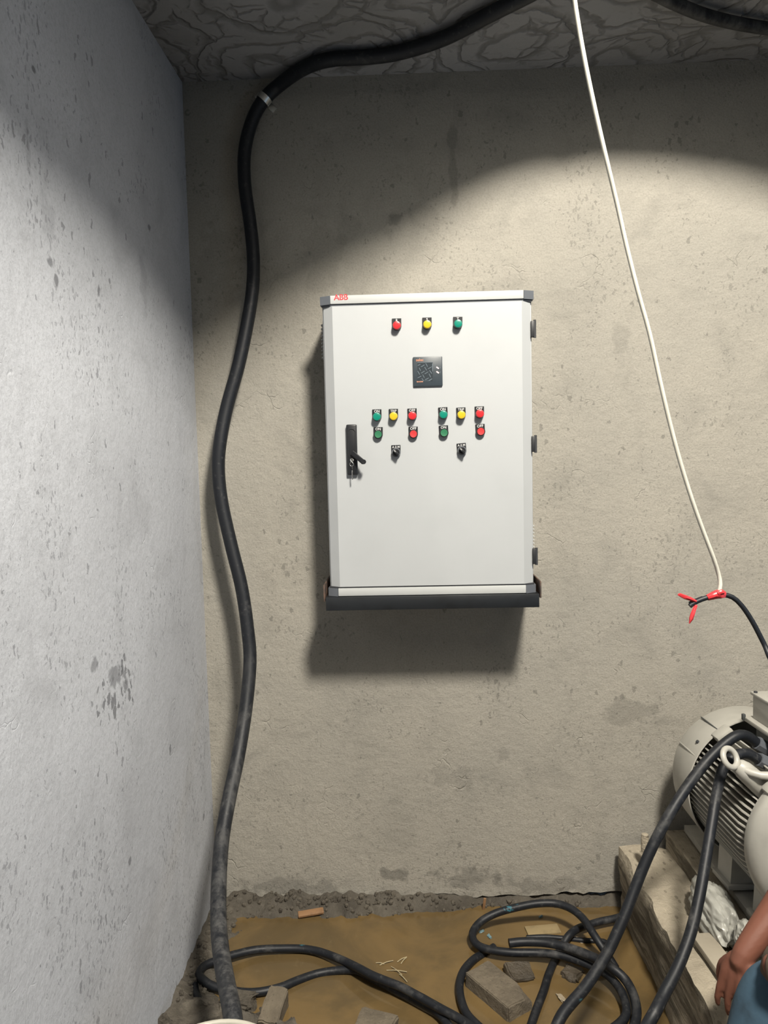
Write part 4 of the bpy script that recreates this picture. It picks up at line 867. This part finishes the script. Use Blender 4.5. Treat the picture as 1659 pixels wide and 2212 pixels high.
PO = V((1.0, -1.40, 0.0))
hipL, hipR = V((1.06, -1.52, 0.36)), V((1.16, -1.28, 0.36))
kneeL, kneeR = V((0.735, -1.215, 0.545)), V((0.98, -1.075, 0.56))
ankL, ankR = V((0.535, -1.22, 0.10)), V((0.85, -1.13, 0.10))
pel = V((1.13, -1.41, 0.38)); chest = V((1.08, -1.30, 0.72)); neck = V((1.03, -1.25, 0.90)); head = V((0.985, -1.20, 1.05))
shR, shL = V((1.02, -1.12, 0.85)), V((1.10, -1.48, 0.83))
wrR = at(1607, 2062, 1.87); elR = wrR+V((0.69, 0.25, 0.675)).normalized()*0.255
elL = V((0.98, -1.42, 0.60)); wrL = at(1676, 2088, 1.64)
body = thing('person', PO, 'person in blue jeans squatting at the right edge with one hand reaching down', 'person')
ch = []
ch.append(([hipL, (hipL+kneeL)/2, kneeL, (kneeL*0.6+ankL*0.4), ankL], [0.080, 0.072, 0.052, 0.050, 0.034]))
ch.append(([hipR, (hipR+kneeR)/2, kneeR, (kneeR*0.6+ankR*0.4), ankR], [0.080, 0.072, 0.052, 0.050, 0.034]))
for an, kn in ((ankL, V((-0.95, 0.3, 0))), (ankR, V((-0.95, 0.3, 0)))):
    ch.append(([an+V((0.04, -0.01, -0.055)), an+V((0, 0, -0.045)), an+kn.normalized()*0.12+V((0, 0, -0.068)), an+kn.normalized()*0.18+V((0, 0, -0.075))], [0.032, 0.036, 0.030, 0.020]))
ch.append(([pel, pel*0.5+chest*0.5, chest, chest*0.3+neck*0.7], [0.135, 0.125, 0.135, 0.085])); ch.append(([hipL, pel, hipR], [0.095, 0.10, 0.095]))
ch.append(([shL, chest*0.5+neck*0.5, shR], [0.058, 0.09, 0.058])); ch.append(([chest*0.3+neck*0.7, neck, head+V((0, 0, -0.05))], [0.07, 0.055, 0.055]))
ch.append(([head+V((0.02, -0.01, 0.03)), head+V((-0.02, 0.01, 0.015)), head+V((-0.04, 0.02, -0.05)), head+V((-0.05, 0.025, -0.095))], [0.088, 0.082, 0.064, 0.036]))
fdir = V((-0.86, 0.42, -0.1)).normalized(); fs_ = V((0.42, 0.86, 0)).normalized()
ch.append(([head+fdir*0.085+V((0, 0, 0.0)), head+fdir*0.112+V((0, 0, -0.03))], [0.010, 0.013]))
for s_ in (-1, 1): ch.append(([head+fs_*s_*0.083+V((0.02, -0.01, 0.012)), head+fs_*s_*0.088+V((0.02, -0.01, -0.018))], [0.014, 0.010]))
ch.append(([shR, shR*0.5+elR*0.5, elR, elR*0.65+wrR*0.35, wrR, wrR+(at(1580, 2165, 1.87)-wrR).normalized()*0.03], [0.052, 0.046, 0.040, 0.041, 0.027, 0.022]))
ch.append(([shL, shL*0.5+elL*0.5, elL, elL*0.65+wrL*0.35, wrL], [0.052, 0.046, 0.040, 0.040, 0.028]))
def hand(wr, dirn, across, curl, depth=1.0):
    dirn = dirn.normalized(); ac = (across-dirn*across.dot(dirn)).normalized(); nr = dirn.cross(ac).normalized()*curl
    kn = wr+dirn*0.088; out = []
    for k, (o_, L) in enumerate(((-0.034, 0.066), (-0.0115, 0.078), (0.0115, 0.073), (0.034, 0.057))):
        base = wr+dirn*0.02+ac*o_*0.55; k0 = kn+ac*o_+nr*0.0; 
        sp = ac*(o_*4.0); d1 = (dirn+nr*(0.10+0.1*k)+sp).normalized(); d2 = (dirn+nr*(0.30+0.12*k)+sp*0.5).normalized(); d3 = (dirn+nr*(0.55+0.15*k)).normalized()
        p1 = k0+d1*L*0.45; p2 = p1+d2*L*0.32; p3 = p2+d3*L*0.25
        out.append(([base, wr+dirn*0.055+ac*o_*0.85, k0, p1, p2, p3], [0.018, 0.0170, 0.0112, 0.0086, 0.0080, 0.0066]))
    tb_ = wr+dirn*0.025-ac*0.022
    out.append(([tb_, wr+dirn*0.055-ac*0.048+nr*0.012, wr+dirn*0.085-ac*0.056+nr*0.022, wr+dirn*0.108-ac*0.052+nr*0.030], [0.017, 0.0135, 0.0105, 0.0080]))
    return out
hdir = (at(1580, 2165, 1.87)-wrR); ch += hand(wrR, hdir, V((0.5, -0.75, 0.0)), -1.0)
hdir2 = V((0.85, 0.35, -0.35)); ch += hand(wrL, hdir2, V((0.2, -0.9, 0.0)), -1.0)
put('body', body_mesh(ch, 0.0042, 'body', M['skin'], PO), body)
jc = [([hipL, (hipL+kneeL)/2, kneeL, (kneeL*0.6+ankL*0.4), ankL+(kneeL-ankL)*0.06], [0.100, 0.089, 0.068, 0.066, 0.058]), ([hipR, (hipR+kneeR)/2, kneeR, (kneeR*0.6+ankR*0.4), ankR+(kneeR-ankR)*0.06], [0.100, 0.089, 0.068, 0.066, 0.058]), ([hipL, pel, hipR], [0.115, 0.125, 0.115]), ([pel, pel*0.8+chest*0.2], [0.148, 0.142])]
put('jeans', body_mesh(jc, 0.010, 'jeans', M['jeans'], PO), body)
scn = [([pel*0.85+chest*0.15, pel*0.5+chest*0.5, chest, chest*0.35+neck*0.65], [0.150, 0.142, 0.150, 0.095]), ([shL, chest*0.5+neck*0.5, shR], [0.072, 0.10, 0.072]), ([shR, shR*0.45+elR*0.55], [0.068, 0.062]), ([shL, shL*0.45+elL*0.55, elL, elL*0.5+wrL*0.5, wrL, wrL+V((0.02, 0.008, -0.008))], [0.068, 0.060, 0.056, 0.052, 0.046, 0.044])]
put('shirt', body_mesh(scn, 0.010, 'shirt', M['shirt'], PO), body)
hc_ = [([head+V((0.045, -0.02, 0.045)), head+V((0.0, 0.0, 0.055)), head+V((-0.03, 0.015, 0.06))], [0.080, 0.084, 0.068]), ([head+V((0.06, -0.03, 0.0)), head+V((0.062, -0.03, -0.03))], [0.060, 0.045])]
put('hair', body_mesh(hc_, 0.010, 'hair', M['hair'], PO), body)
for s_ in (-1, 1):
    b = B(); bm = bmesh.new(); bmesh.ops.create_icosphere(bm, subdivisions=2, radius=0.011)
    for v in bm.verts: v.co += head+fdir*0.083+fs_*s_*0.030+V((0, 0, 0.008))
    b.bm(bm); b.build('eye', M['eye'], body)
B().tube([head+fdir*0.094+fs_*-0.02+V((0, 0, -0.062)), head+fdir*0.100+V((0, 0, -0.062)), head+fdir*0.094+fs_*0.02+V((0, 0, -0.062))], 0.005, 8, 0.006).build('mouth', M['nail'], body)
for an in (ankL, ankR):
    kn = V((-0.95, 0.3, 0)).normalized()
    put('shoe', body_mesh([([an+V((0.05, -0.012, -0.052)), an+V((0, 0, -0.048)), an+kn*0.12+V((0, 0, -0.062)), an+kn*0.19+V((0, 0, -0.070))], [0.042, 0.046, 0.042, 0.030])], 0.008, 'shoe', M['shoe'], PO), body)
